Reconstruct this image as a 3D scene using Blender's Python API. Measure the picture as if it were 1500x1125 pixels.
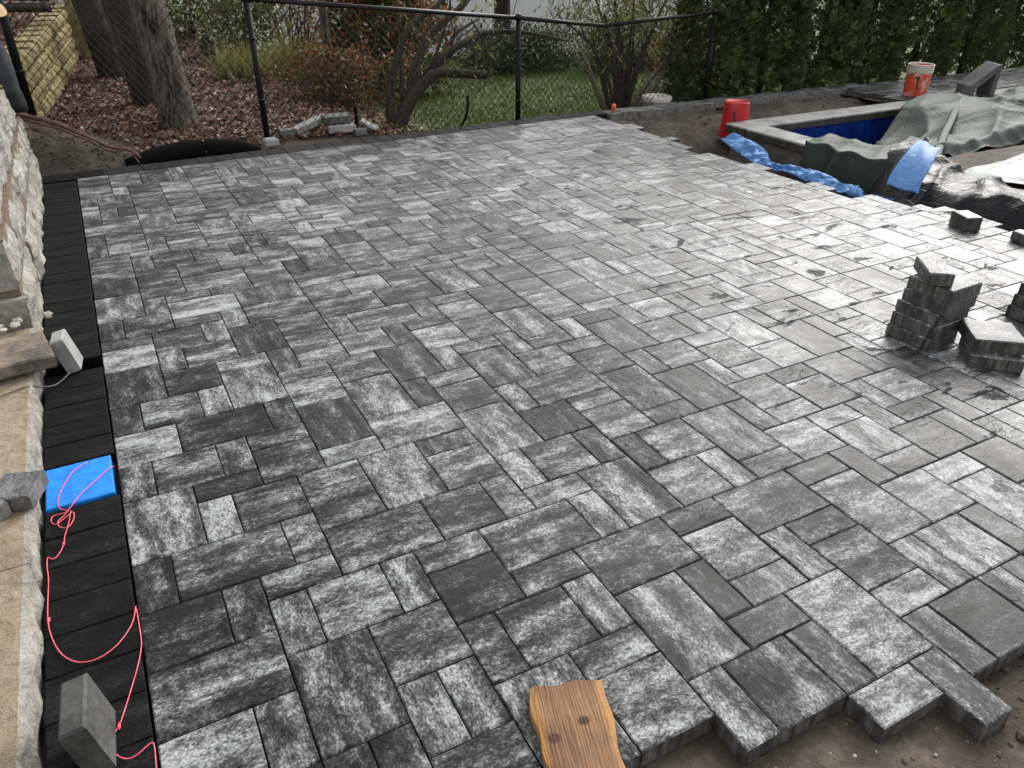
import bpy, math, random
import numpy as np
from mathutils import Vector, Matrix

for o in list(bpy.data.objects):
    bpy.data.objects.remove(o)
scene = bpy.context.scene
COL = scene.collection
R = math.radians
rng = np.random.default_rng(7)
random.seed(7)

# ------------------------------------------------------------------ camera
U = 0.115                                   # paving module, metres
CAM = Vector((0.2178, 0.0592, 1.7032))
c_r = Vector((0.8835019, -0.46842181, 0.00232134))
c_u = Vector((0.23452415, 0.44662069, 0.86343986))
c_f = Vector((0.40549082, 0.76230635, -0.50444646))
FPX = 1118.62
cam = bpy.data.cameras.new('camera')
cam.sensor_width = 36.0
cam.lens = 36.0 * FPX / 1500.0
cam.clip_start = 0.05
cam.clip_end = 400
camo = bpy.data.objects.new('camera', cam)
COL.objects.link(camo)
camo.matrix_world = Matrix(((c_r.x, c_u.x, -c_f.x, CAM.x), (c_r.y, c_u.y, -c_f.y, CAM.y),
                            (c_r.z, c_u.z, -c_f.z, CAM.z), (0, 0, 0, 1)))
scene.camera = camo

# ------------------------------------------------------------------ sky, sun, exposure
SUN_EL, SUN_AZ = R(40), R(58)               # azimuth measured from +Y towards +X
world = bpy.data.worlds.new('World')
scene.world = world
world.use_nodes = True
nt = world.node_tree
bg = nt.nodes['Background']
sky = nt.nodes.new('ShaderNodeTexSky')
sky.sky_type = 'NISHITA'
sky.sun_disc = False
sky.sun_elevation = SUN_EL
sky.sun_rotation = SUN_AZ
sky.air_density = 1.0
sky.dust_density = 3.0
hs = nt.nodes.new('ShaderNodeHueSaturation')
hs.inputs['Saturation'].default_value = 0.12     # cloud cover: hardly any blue left
nt.links.new(sky.outputs[0], hs.inputs['Color'])
nt.links.new(hs.outputs[0], bg.inputs['Color'])
bg.inputs['Strength'].default_value = 0.15
sun = bpy.data.lights.new('sun', 'SUN')
sun.energy = 0.85
sun.angle = R(40)
sun.color = (1.0, 0.96, 0.9)
suno = bpy.data.objects.new('sun', sun)
COL.objects.link(suno)
sd = Vector((math.sin(SUN_AZ) * math.cos(SUN_EL), math.cos(SUN_AZ) * math.cos(SUN_EL), math.sin(SUN_EL)))
suno.rotation_euler = sd.to_track_quat('Z', 'Y').to_euler()
suno.location = (6, 6, 12)
scene.view_settings.view_transform = 'Standard'
scene.view_settings.look = 'None'
scene.view_settings.exposure = 0.95
scene.view_settings.gamma = 1.0
scene.view_settings.use_curve_mapping = False


def ray(px, py, X=None, Y=None, Z=None):
    """photo pixel -> point on a world plane (used while laying things out)"""
    d = (px - 750) * c_r - (py - 562.5) * c_u + FPX * c_f
    if X is not None: t = (X - CAM.x) / d.x
    elif Y is not None: t = (Y - CAM.y) / d.y
    else: t = (Z - CAM.z) / d.z
    return CAM + t * d


# ------------------------------------------------------------------ mesh helpers
def link(o, parent=None):
    COL.objects.link(o)
    if parent is not None:
        o.parent = parent
    return o


def mesh_obj(name, V, F, mat, parent=None, smooth=False, attrs=None):
    me = bpy.data.meshes.new(name)
    V = np.asarray(V, dtype=np.float32).reshape(-1, 3)
    if isinstance(F, np.ndarray):
        k = F.shape[1]
        me.vertices.add(len(V)); me.vertices.foreach_set('co', V.ravel())
        me.loops.add(F.size); me.loops.foreach_set('vertex_index', F.astype(np.int32).ravel())
        me.polygons.add(len(F))
        me.polygons.foreach_set('loop_start', np.arange(0, F.size, k, dtype=np.int32))
        me.polygons.foreach_set('loop_total', np.full(len(F), k, dtype=np.int32))
        me.update(calc_edges=True)
        me.validate()
    else:
        me.from_pydata([tuple(map(float, v)) for v in V], [], F)
        me.update()
    if attrs:
        for an, (typ, data) in attrs.items():
            a = me.attributes.new(an, typ, 'POINT')
            a.data.foreach_set('vector' if typ == 'FLOAT_VECTOR' else 'value', np.asarray(data, dtype=np.float32).ravel())
    if smooth:
        me.polygons.foreach_set('use_smooth', np.ones(len(me.polygons), dtype=bool))
    if mat is not None:
        me.materials.append(mat)
    return link(bpy.data.objects.new(name, me), parent)


def empty(name, loc, parent=None, rz=0.0):
    o = bpy.data.objects.new(name, None)
    o.empty_display_size = 0.1
    o.location = loc
    o.rotation_euler = (0, 0, rz)
    return link(o, parent)


def tag(o, label=None, cat=None, group=None, kind=None):
    if label: o['label'] = label
    if cat: o['category'] = cat
    if group: o['group'] = group
    if kind: o['kind'] = kind
    return o


class MB:
    """collects pieces of one mesh"""
    def __init__(s): s.v = []; s.f = []

    def add(s, V, F):
        b = len(s.v)
        s.v += [tuple(map(float, p)) for p in V]
        s.f += [tuple(b + i for i in f) for f in F]
        return s

    def box(s, x0, x1, y0, y1, z0, z1, ch=0.0, M=None):
        V, F = chamfer_box(x0, x1, y0, y1, z0, z1, ch)
        if M is not None: V = [M @ Vector(p) for p in V]
        return s.add(V, F)

    def tube(s, pts, rad, n=8, cap=True, seedj=0.0):
        V, F = tube(pts, rad, n, cap, seedj)
        return s.add(V, F)

    def lathe(s, prof, n=32, M=None):
        V = []; F = []
        for r, z in prof:
            for k in range(n):
                a = 2 * math.pi * k / n
                V.append(Vector((r * math.cos(a), r * math.sin(a), z)))
        for i in range(len(prof) - 1):
            for k in range(n):
                F.append((i * n + k, i * n + (k + 1) % n, (i + 1) * n + (k + 1) % n, (i + 1) * n + k))
        if M is not None: V = [M @ p for p in V]
        return s.add(V, F)

    def build(s, name, mat, parent=None, smooth=False):
        return mesh_obj(name, s.v, s.f, mat, parent, smooth)


def chamfer_box(x0, x1, y0, y1, z0, z1, ch):
    if ch <= 0:
        V = [(x, y, z) for z in (z0, z1) for (x, y) in ((x0, y0), (x1, y0), (x1, y1), (x0, y1))]
        return V, [(3, 2, 1, 0), (4, 5, 6, 7), (0, 1, 5, 4), (1, 2, 6, 5), (2, 3, 7, 6), (3, 0, 4, 7)]
    V = []
    for (z, i) in ((z0, ch), (z0 + ch, 0), (z1 - ch, 0), (z1, ch)):
        V += [(x0 + i, y0 + i, z), (x1 - i, y0 + i, z), (x1 - i, y1 - i, z), (x0 + i, y1 - i, z)]
    F = [(3, 2, 1, 0), (12, 13, 14, 15)]
    for l in range(3):
        for k in range(4):
            F.append((l * 4 + k, l * 4 + (k + 1) % 4, l * 4 + 4 + (k + 1) % 4, l * 4 + 4 + k))
    return V, F


def tube(pts, rad, n=8, cap=True, seedj=0.0):
    pts = [Vector(p) for p in pts]
    m = len(pts)
    if not hasattr(rad, '__len__'): rad = [rad] * m
    V = []; F = []
    up = Vector((0.31, 0.17, 0.93))
    for i, p in enumerate(pts):
        t = (pts[min(i + 1, m - 1)] - pts[max(i - 1, 0)])
        if t.length < 1e-9: t = Vector((0, 0, 1))
        t.normalize()
        a = up - t * up.dot(t)
        if a.length < 1e-3: a = Vector((1, 0, 0)) - t * t.x
        a.normalize(); b = t.cross(a)
        up = a
        for k in range(n):
            an = 2 * math.pi * k / n
            rr = rad[i] * (1 + seedj * math.sin(3 * an + i * 1.7) * 0.5)
            V.append(p + a * (rr * math.cos(an)) + b * (rr * math.sin(an)))
    for i in range(m - 1):
        for k in range(n):
            F.append((i * n + k, i * n + (k + 1) % n, (i + 1) * n + (k + 1) % n, (i + 1) * n + k))
    if cap:
        F.append(tuple(range(n - 1, -1, -1)))
        F.append(tuple((m - 1) * n + k for k in range(n)))
    return V, F


def spline(pts, n=8):
    """Catmull-Rom through the points"""
    P = [Vector(p) for p in pts]
    P = [P[0] * 2 - P[1]] + P + [P[-1] * 2 - P[-2]]
    out = []
    for i in range(1, len(P) - 2):
        for k in range(n):
            t = k / n
            a, b, c, d = P[i - 1], P[i], P[i + 1], P[i + 2]
            out.append(0.5 * ((2 * b) + (c - a) * t + (2 * a - 5 * b + 4 * c - d) * t * t + (3 * b - a - 3 * c + d) * t ** 3))
    out.append(P[-2])
    return out


# value noise for geometry ------------------------------------------------
_perm = np.random.default_rng(3).random((64, 64, 8))


def vnoise(x, y, ch=0):
    x = np.asarray(x, float); y = np.asarray(y, float)
    xi = np.floor(x).astype(int); yi = np.floor(y).astype(int)
    fx = x - xi; fy = y - yi
    fx = fx * fx * (3 - 2 * fx); fy = fy * fy * (3 - 2 * fy)
    T = _perm[:, :, ch % 8]
    g = lambda a, b: T[a % 64, b % 64]
    return (g(xi, yi) * (1 - fx) + g(xi + 1, yi) * fx) * (1 - fy) + (g(xi, yi + 1) * (1 - fx) + g(xi + 1, yi + 1) * fx) * fy - 0.5


def fbm(x, y, o=4, ch=0):
    s = 0; a = 1
    for k in range(o):
        s = s + a * vnoise(np.asarray(x) * 2 ** k + 7.3 * k, np.asarray(y) * 2 ** k + 3.1 * k, ch + k)
        a *= 0.5
    return s


def sm(t):
    t = np.clip(t, 0, 1)
    return t * t * (3 - 2 * t)


# ------------------------------------------------------------------ materials
class NT:
    def __init__(s, name):
        s.m = bpy.data.materials.new(name); s.m.use_nodes = True
        s.t = s.m.node_tree; s.b = s.t.nodes['Principled BSDF']

    def n(s, typ, **kw):
        nd = s.t.nodes.new(typ)
        for k, v in kw.items():
            if k.startswith('in_'):
                key = k[3:]
                nd.inputs[int(key) if key.isdigit() else key.replace('_', ' ')].default_value = v
            else: setattr(nd, k, v)
        return nd

    def l(s, a, b): s.t.links.new(a, b)

    def math(s, op, a, b=None, c=None, clamp=False):
        nd = s.n('ShaderNodeMath', operation=op, use_clamp=clamp)
        for i, v in enumerate((a, b, c)):
            if v is None: continue
            if isinstance(v, (int, float)): nd.inputs[i].default_value = v
            else: s.l(v, nd.inputs[i])
        return nd.outputs[0]

    def ramp(s, fac, stops, interp='LINEAR'):
        nd = s.n('ShaderNodeValToRGB'); cr = nd.color_ramp; cr.interpolation = interp
        while len(cr.elements) < len(stops): cr.elements.new(0.5)
        for e, (p, c) in zip(cr.elements, stops):
            e.position = p; e.color = (*c, 1) if hasattr(c, '__len__') else (c, c, c, 1)
        s.l(fac, nd.inputs[0]); return nd.outputs[0]

    def noise(s, vec, scale, detail=4, rough=0.55, dist=0.0):
        nd = s.n('ShaderNodeTexNoise'); nd.inputs['Scale'].default_value = scale
        nd.inputs['Detail'].default_value = detail; nd.inputs['Roughness'].default_value = rough
        nd.inputs['Distortion'].default_value = dist
        if vec is not None: s.l(vec, nd.inputs['Vector'])
        return nd.outputs['Fac']

    def vmul(s, vec, v):
        nd = s.n('ShaderNodeVectorMath', operation='MULTIPLY'); s.l(vec, nd.inputs[0]); nd.inputs[1].default_value = v
        return nd.outputs[0]

    def mix(s, f, a, b):
        nd = s.n('ShaderNodeMix', data_type='RGBA')
        for i, v in ((0, f), (6, a), (7, b)):
            if isinstance(v, (int, float)): nd.inputs[i].default_value = v
            elif isinstance(v, tuple): nd.inputs[i].default_value = (*v, 1) if len(v) == 3 else v
            else: s.l(v, nd.inputs[i])
        return nd.outputs[2]

    def bump(s, h, strength, dist=0.01, normal=None):
        nd = s.n('ShaderNodeBump'); nd.inputs['Strength'].default_value = strength; nd.inputs['Distance'].default_value = dist
        s.l(h, nd.inputs['Height'])
        if normal is not None: s.l(normal, nd.inputs['Normal'])
        return nd.outputs[0]

    def set(s, color=None, rough=None, normal=None, metal=None, spec=None, trans=None):
        for key, v in (('Base Color', color), ('Roughness', rough), ('Normal', normal), ('Metallic', metal), ('Specular IOR Level', spec), ('Transmission Weight', trans)):
            if v is None: continue
            if isinstance(v, (int, float)): s.b.inputs[key].default_value = v
            elif isinstance(v, tuple): s.b.inputs[key].default_value = (*v, 1)
            else: s.l(v, s.b.inputs[key])
        return s.m


def simple(name, c1, c2, scale=8, rough=0.7, bump=0.3, bscale=60, coord='Object', stretch=(1, 1, 1), bdist=0.004, spec=0.4):
    k = NT(name)
    tc = k.n('ShaderNodeTexCoord').outputs[coord]
    v = k.vmul(tc, stretch)
    n1 = k.noise(v, scale, 5, 0.6)
    n2 = k.noise(v, bscale, 5, 0.6)
    f = k.math('ADD', k.math('MULTIPLY', n1, 0.7), k.math('MULTIPLY', n2, 0.3))
    col = k.ramp(f, [(0.36, c1), (0.64, c2)])
    return k.set(col, rough, k.bump(n2, bump, bdist), spec=spec)


def paver_material(name, dark, mid, light, pale, toneamp, relief=1.0, rough0=0.5, wetx=True, spec=0.5):
    k = NT(name)
    pc = k.n('ShaderNodeAttribute', attribute_name='pc').outputs['Vector']
    tone = k.n('ShaderNodeAttribute', attribute_name='tone').outputs['Fac']
    geo = k.n('ShaderNodeNewGeometry')
    pos = geo.outputs['Position']
    warp = k.n('ShaderNodeVectorMath', operation='ADD')
    wn = k.n('ShaderNodeTexNoise'); wn.inputs['Scale'].default_value = 14; wn.inputs['Detail'].default_value = 4
    k.l(pc, wn.inputs['Vector'])
    ws = k.n('ShaderNodeVectorMath', operation='MULTIPLY'); k.l(wn.outputs['Color'], ws.inputs[0]); ws.inputs[1].default_value = (0.05, 0.03, 0)
    k.l(pc, warp.inputs[0]); k.l(ws.outputs[0], warp.inputs[1])
    streak = k.noise(k.vmul(warp.outputs[0], (2.2, 14, 1)), 1.0, 5, 0.6)
    blotch = k.noise(k.vmul(warp.outputs[0], (8, 13, 1)), 1.0, 7, 0.68)
    grain = k.noise(k.vmul(pc, (110, 150, 1)), 1.0, 4, 0.7)
    fleck = k.noise(k.vmul(pc, (46, 66, 1)), 1.0, 5, 0.75)
    def dev(x, g): return k.math('MULTIPLY', k.math('SUBTRACT', x, 0.5), g)
    f = k.math('ADD', dev(streak, 1.15), dev(blotch, 1.2))
    f = k.math('ADD', f, dev(fleck, 1.0))
    f = k.math('ADD', f, dev(grain, 0.75))
    f = k.math('ADD', f, k.math('ADD', dev(tone, toneamp), 0.5))
    top = k.ramp(f, [(0.20, dark), (0.43, mid), (0.60, light), (0.86, pale)])
    top = k.mix(1.0, top, k.ramp(grain, [(0.30, 0.62), (0.72, 1.25)]))
    top.node.blend_type = 'MULTIPLY'
    # sides: dark concrete with pale vertical smears
    sv = k.noise(k.vmul(pos, (42, 42, 5)), 1.0, 3, 0.6)
    sv = k.math('ADD', k.math('MULTIPLY', sv, 0.55), k.math('MULTIPLY', k.noise(pos, 19, 5, 0.65), 0.45))
    sb = lambda q: (q, q * 0.95, q * 0.88)
    side = k.ramp(sv, [(0.42, sb(mid[1] * 0.8)), (0.54, sb(mid[1] * 2.0)), (0.64, sb(light[1] * 1.25))])
    nz = k.n('ShaderNodeSeparateXYZ'); k.l(geo.outputs['True Normal'], nz.inputs[0])
    isup = k.math('GREATER_THAN', k.math('ABSOLUTE', nz.outputs[2]), 0.35)
    col = k.mix(isup, side, top)
    # cleft relief
    cl = k.noise(k.vmul(pc, (6, 11, 1)), 1.0, 5, 0.55, 0.9)
    ridge = k.math('ABSOLUTE', k.math('SUBTRACT', cl, 0.5))
    crack = k.math('ADD', k.ramp(cl, [(0.455, 0.0), (0.475, 0.5)]), k.ramp(cl, [(0.575, 0.0), (0.590, 0.5)]))
    # only some of the pavers are strongly cleft
    sp3 = k.n('ShaderNodeSeparateXYZ'); k.l(pc, sp3.inputs[0])
    wnz = k.n('ShaderNodeTexWhiteNoise', noise_dimensions='1D'); k.l(sp3.outputs[2], wnz.inputs['W'])
    slate = k.ramp(wnz.outputs['Value'], [(0.30, 0.12), (0.85, 1.0)])
    hgt = k.math('MULTIPLY', k.math('ADD', k.math('MULTIPLY', cl, 2.2), k.math('MULTIPLY', crack, 0.75)), slate)
    hgt = k.math('ADD', hgt, k.math('MULTIPLY', fleck, 0.27))
    hgt = k.math('ADD', hgt, k.math('MULTIPLY', grain, 0.12))
    nrm = k.bump(hgt, 0.95 * relief, 0.006)
    if wetx:
        # damp film: drier along the house, wetter towards the pool
        sx = k.n('ShaderNodeSeparateXYZ'); k.l(pos, sx.inputs[0])
        wet = k.math('ADD', k.math('ADD', k.math('MULTIPLY', sx.outputs[0], 0.22), k.math('MULTIPLY', sx.outputs[1], 0.05)), k.math('MULTIPLY', k.math('SUBTRACT', k.noise(pos, 1.3, 4), 0.5), 1.1))
        wet = k.math('ADD', wet, -0.10, clamp=True)
        r = k.math('SUBTRACT', rough0, k.math('MULTIPLY', wet, 0.42))
        r = k.math('ADD', r, k.math('MULTIPLY', k.math('SUBTRACT', fleck, 0.5), 0.22), clamp=True)
        spec = k.math('ADD', 0.16, k.math('MULTIPLY', wet, 0.36))
        # a few ragged patches, darker and rougher, only towards the pool
        dark_patch = k.math('MULTIPLY', k.ramp(k.noise(k.vmul(pos, (3.4, 6.5, 1)), 1.0, 5, 0.62, 0.6), [(0.615, 0.0), (0.635, 1.0)]), k.ramp(k.math('MULTIPLY', sx.outputs[0], 0.2), [(0.46, 0.0), (0.66, 1.0)]))
        col = k.mix(k.math('MULTIPLY', dark_patch, 0.78), col, (0.012, 0.012, 0.012))
        r = k.math('ADD', r, k.math('MULTIPLY', dark_patch, 0.45), clamp=True)
    else:
        r = k.math('ADD', rough0, k.math('MULTIPLY', k.math('SUBTRACT', fleck, 0.5), 0.2))
    return k.set(col, r, nrm, spec=spec)


g3 = lambda v: (v * 0.98, v, v * 1.01)
M = {}
M['paver'] = paver_material('grey_paver', g3(0.011), g3(0.044), g3(0.135), g3(0.38), 0.38, spec=0.5, rough0=0.74)
M['black_paver'] = paver_material('charcoal_paver', g3(0.003), g3(0.0045), g3(0.007), g3(0.018), 0.1, relief=0.6, rough0=0.8, wetx=False, spec=0.12)
M['far_border'] = paver_material('dark_border_paver', g3(0.006), g3(0.011), g3(0.018), g3(0.04), 0.1, relief=0.5, rough0=0.7, wetx=False, spec=0.2)
M['curb'] = paver_material('grey_edging', g3(0.04), g3(0.09), g3(0.15), g3(0.22), 0.2, relief=0.5, rough0=0.7, wetx=False)


def soil_mat():
    k = NT('soil')
    tc = k.n('ShaderNodeTexCoord').outputs['Object']
    n1 = k.noise(tc, 2.2, 6, 0.6); n2 = k.noise(tc, 45, 6, 0.7); n3 = k.noise(tc, 12, 5, 0.6)
    f = k.math('ADD', k.math('MULTIPLY', n1, 0.5), k.math('ADD', k.math('MULTIPLY', n2, 0.25), k.math('MULTIPLY', n3, 0.25)))
    col = k.ramp(f, [(0.36, (0.026, 0.019, 0.013)), (0.5, (0.075, 0.058, 0.041)), (0.66, (0.175, 0.145, 0.108))])
    h = k.math('ADD', k.math('MULTIPLY', n2, 0.5), n3)
    return k.set(col, 0.8, k.bump(h, 0.8, 0.02), spec=0.3)


M['soil'] = soil_mat()
M['sand'] = simple('bedding_sand', (0.02, 0.018, 0.015), (0.05, 0.045, 0.04), 6, 0.95, 0.4, 80)
M['lawn_soil'] = simple('lawn_ground', (0.04, 0.06, 0.012), (0.09, 0.12, 0.03), 3, 0.9, 0.5, 60)
M['grass'] = simple('grass_blades', (0.10, 0.145, 0.022), (0.21, 0.26, 0.065), 1.2, 0.6, 0.0, 40)


def leaf_mat(name, stops, rough=0.55, transl=0.25):
    k = NT(name)
    a = k.n('ShaderNodeAttribute', attribute_name='rnd').outputs['Fac']
    col = k.ramp(a, stops)
    k.set(col, rough, spec=0.35)
    tr = k.n('ShaderNodeBsdfTranslucent'); k.l(col, tr.inputs['Color'])
    mx = k.n('ShaderNodeMixShader'); mx.inputs[0].default_value = transl
    k.l(k.b.outputs[0], mx.inputs[1]); k.l(tr.outputs[0], mx.inputs[2])
    k.l(mx.outputs[0], k.t.nodes['Material Output'].inputs[0])
    return k.m


M['fallen'] = leaf_mat('fallen_leaves', [(0, (0.05, 0.020, 0.015)), (0.35, (0.14, 0.055, 0.035)), (0.65, (0.24, 0.115, 0.07)), (0.93, (0.27, 0.17, 0.11)), (1, (0.42, 0.33, 0.25))], 0.5, 0.1)
M['arbor'] = leaf_mat('arborvitae_sprays', [(0, (0.022, 0.034, 0.010)), (0.6, (0.062, 0.088, 0.022)), (1, (0.16, 0.19, 0.055))], 0.6, 0.2)
M['evergreen'] = leaf_mat('evergreen_leaves', [(0, (0.02, 0.035, 0.012)), (1, (0.08, 0.11, 0.035))])
M['olive'] = leaf_mat('olive_leaves', [(0, (0.05, 0.055, 0.018)), (0.6, (0.13, 0.14, 0.045)), (1, (0.28, 0.27, 0.11))], 0.5, 0.35)
M['green_leaf'] = leaf_mat('bush_leaves', [(0, (0.03, 0.05, 0.012)), (0.7, (0.10, 0.12, 0.03)), (1, (0.25, 0.20, 0.06))], 0.5, 0.3)
M['red_leaf'] = leaf_mat('autumn_leaves', [(0, (0.14, 0.02, 0.012)), (0.5, (0.30, 0.045, 0.022)), (1, (0.42, 0.13, 0.05))], 0.5, 0.35)
M['rust_leaf'] = leaf_mat('rusty_leaves', [(0, (0.07, 0.035, 0.018)), (0.5, (0.17, 0.085, 0.03)), (0.8, (0.10, 0.11, 0.03)), (1, (0.34, 0.20, 0.07))], 0.5, 0.3)
M['straw'] = leaf_mat('ornamental_grass', [(0, (0.10, 0.11, 0.025)), (0.6, (0.26, 0.25, 0.07)), (1, (0.42, 0.37, 0.16))], 0.5, 0.3)


def bark_mat(name, c1, c2, sc=1.0):
    k = NT(name)
    tc = k.n('ShaderNodeTexCoord').outputs['Object']
    v = k.vmul(tc, (30 * sc, 30 * sc, 5 * sc))
    n1 = k.noise(v, 1.0, 6, 0.65, 0.6)
    n2 = k.noise(tc, 3, 4)
    col = k.ramp(k.math('ADD', k.math('MULTIPLY', n1, 0.85), k.math('MULTIPLY', n2, 0.15)), [(0.40, c1), (0.60, c2)])
    return k.set(col, 0.85, k.bump(n1, 1.0, 0.02), spec=0.2)


M['bark'] = bark_mat('oak_bark', (0.012, 0.009, 0.007), (0.17, 0.14, 0.105))
M['bark_dark'] = bark_mat('dark_bark', (0.014, 0.011, 0.009), (0.06, 0.047, 0.036))
M['bark_grey'] = bark_mat('smooth_bark', (0.025, 0.019, 0.014), (0.085, 0.068, 0.05), 2)
M['twig'] = bark_mat('pale_twig', (0.10, 0.085, 0.065), (0.30, 0.26, 0.2), 3)
M['black_metal'] = simple('black_coated_steel', (0.004, 0.004, 0.0045), (0.008, 0.008, 0.009), 30, 0.5, 0.05, 100, spec=0.2)
M['rail_metal'] = simple('black_rail', (0.005, 0.005, 0.0055), (0.012, 0.012, 0.013), 30, 0.35, 0.05, 100, spec=0.3)
M['white_vinyl'] = simple('white_vinyl', (0.86, 0.86, 0.87), (0.90, 0.90, 0.90), 1, 0.35, 0.02, 20)
M['yellow_block'] = simple('tan_split_block', (0.10, 0.082, 0.034), (0.36, 0.30, 0.135), 9, 0.9, 0.9, 30, bdist=0.02)


def rock_mat(name, c1, c2, c3, stain):
    k = NT(name)
    tc = k.n('ShaderNodeTexCoord').outputs['Object']
    n1 = k.noise(tc, 3.5, 6, 0.6); n2 = k.noise(tc, 30, 8, 0.72); n3 = k.noise(tc, 9, 6, 0.65, 0.8)
    f = k.math('ADD', k.math('MULTIPLY', n1, 0.35), k.math('ADD', k.math('MULTIPLY', n2, 0.35), k.math('MULTIPLY', n3, 0.3)))
    col = k.ramp(f, [(0.35, c1), (0.5, c2), (0.64, c3)])
    st = k.ramp(k.noise(tc, 5, 5, 0.6), [(0.56, 0.0), (0.68, 1.0)])
    col = k.mix(k.math('MULTIPLY', st, 0.6), col, stain)
    h = k.math('ADD', n3, k.math('MULTIPLY', n2, 0.6))
    return k.set(col, 0.85, k.bump(h, 1.0, 0.03), spec=0.25)


M['rock'] = rock_mat('rock_face_stone', (0.13, 0.122, 0.10), (0.38, 0.36, 0.315), (0.62, 0.60, 0.54), (0.30, 0.25, 0.18))
M['tan_stone'] = rock_mat('tan_sawn_stone', (0.15, 0.115, 0.075), (0.31, 0.25, 0.175), (0.44, 0.37, 0.275), (0.25, 0.165, 0.09))
M['mortar'] = simple('brown_mortar', (0.11, 0.08, 0.055), (0.2, 0.155, 0.11), 9, 0.95, 0.8, 50)
M['slab'] = simple('weathered_slab', (0.05, 0.045, 0.038), (0.26, 0.21, 0.15), 5, 0.8, 0.8, 35, bdist=0.01)
M['concrete'] = simple('grey_concrete', (0.07, 0.07, 0.068), (0.17, 0.17, 0.166), 6, 0.75, 0.5, 70)
M['concrete_dark'] = simple('dark_concrete', (0.035, 0.035, 0.033), (0.11, 0.11, 0.105), 7, 0.75, 0.6, 60)
M['concrete_light'] = simple('light_concrete', (0.22, 0.22, 0.21), (0.36, 0.36, 0.35), 5, 0.8, 0.5, 60)
M['coping'] = simple('pool_coping_stone', (0.16, 0.16, 0.155), (0.42, 0.42, 0.41), 5, 0.35, 0.4, 60)
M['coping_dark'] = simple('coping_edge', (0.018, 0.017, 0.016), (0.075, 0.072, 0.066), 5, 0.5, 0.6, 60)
M['liner'] = simple('pool_liner_blue', (0.004, 0.018, 0.13), (0.012, 0.05, 0.30), 4, 0.25, 0.15, 20)
M['pool_wall'] = simple('pool_shell', (0.06, 0.058, 0.052), (0.17, 0.165, 0.15), 5, 0.8, 0.5, 40)
M['pool_water'] = simple('pool_water', (0.003, 0.012, 0.05), (0.006, 0.025, 0.10), 2, 0.05, 0.1, 6)
M['foam'] = simple('blue_foam_board', (0.0, 0.15, 0.62), (0.006, 0.25, 0.80), 22, 0.6, 0.45, 60)
M['string'] = simple('pink_mason_line', (0.75, 0.06, 0.10), (0.90, 0.18, 0.22), 60, 0.6, 0.2, 300)
M['wire'] = simple('grey_wire', (0.05, 0.045, 0.045), (0.12, 0.11, 0.1), 30, 0.5, 0.1, 100)
M['root'] = simple('pinkish_root', (0.06, 0.03, 0.024), (0.19, 0.11, 0.085), 14, 0.7, 0.6, 60)
M['black_plastic'] = simple('black_plastic', (0.002, 0.002, 0.002), (0.005, 0.005, 0.005), 10, 0.8, 0.2, 40, spec=0.08)
M['orange'] = simple('orange_plastic', (0.75, 0.10, 0.03), (0.9, 0.18, 0.06), 30, 0.4, 0.05, 60)
M['red_plastic'] = simple('red_plastic', (0.36, 0.006, 0.010), (0.50, 0.012, 0.016), 8, 0.38, 0.1, 40)
M['white_plastic'] = simple('dirty_white_plastic', (0.42, 0.39, 0.33), (0.62, 0.59, 0.52), 8, 0.5, 0.2, 40)
M['print'] = simple('dark_print', (0.02, 0.015, 0.015), (0.06, 0.03, 0.03), 30, 0.6, 0.1, 80)


def stained_bucket_mat():
    k = NT('red_plastic_splashed')
    tc = k.n('ShaderNodeTexCoord').outputs['Object']
    sp = k.noise(k.vmul(tc, (9, 9, 5)), 1.0, 6, 0.65)
    sep = k.n('ShaderNodeSeparateXYZ'); k.l(tc, sep.inputs[0])
    f = k.math('ADD', sp, k.math('MULTIPLY', sep.outputs[2], 0.15))
    m = k.ramp(f, [(0.50, 0.0), (0.60, 0.75)])
    col = k.mix(m, (0.60, 0.075, 0.035), (0.58, 0.50, 0.45))
    return k.set(col, 0.5, spec=0.4)


M['red_splashed'] = stained_bucket_mat()


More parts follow.
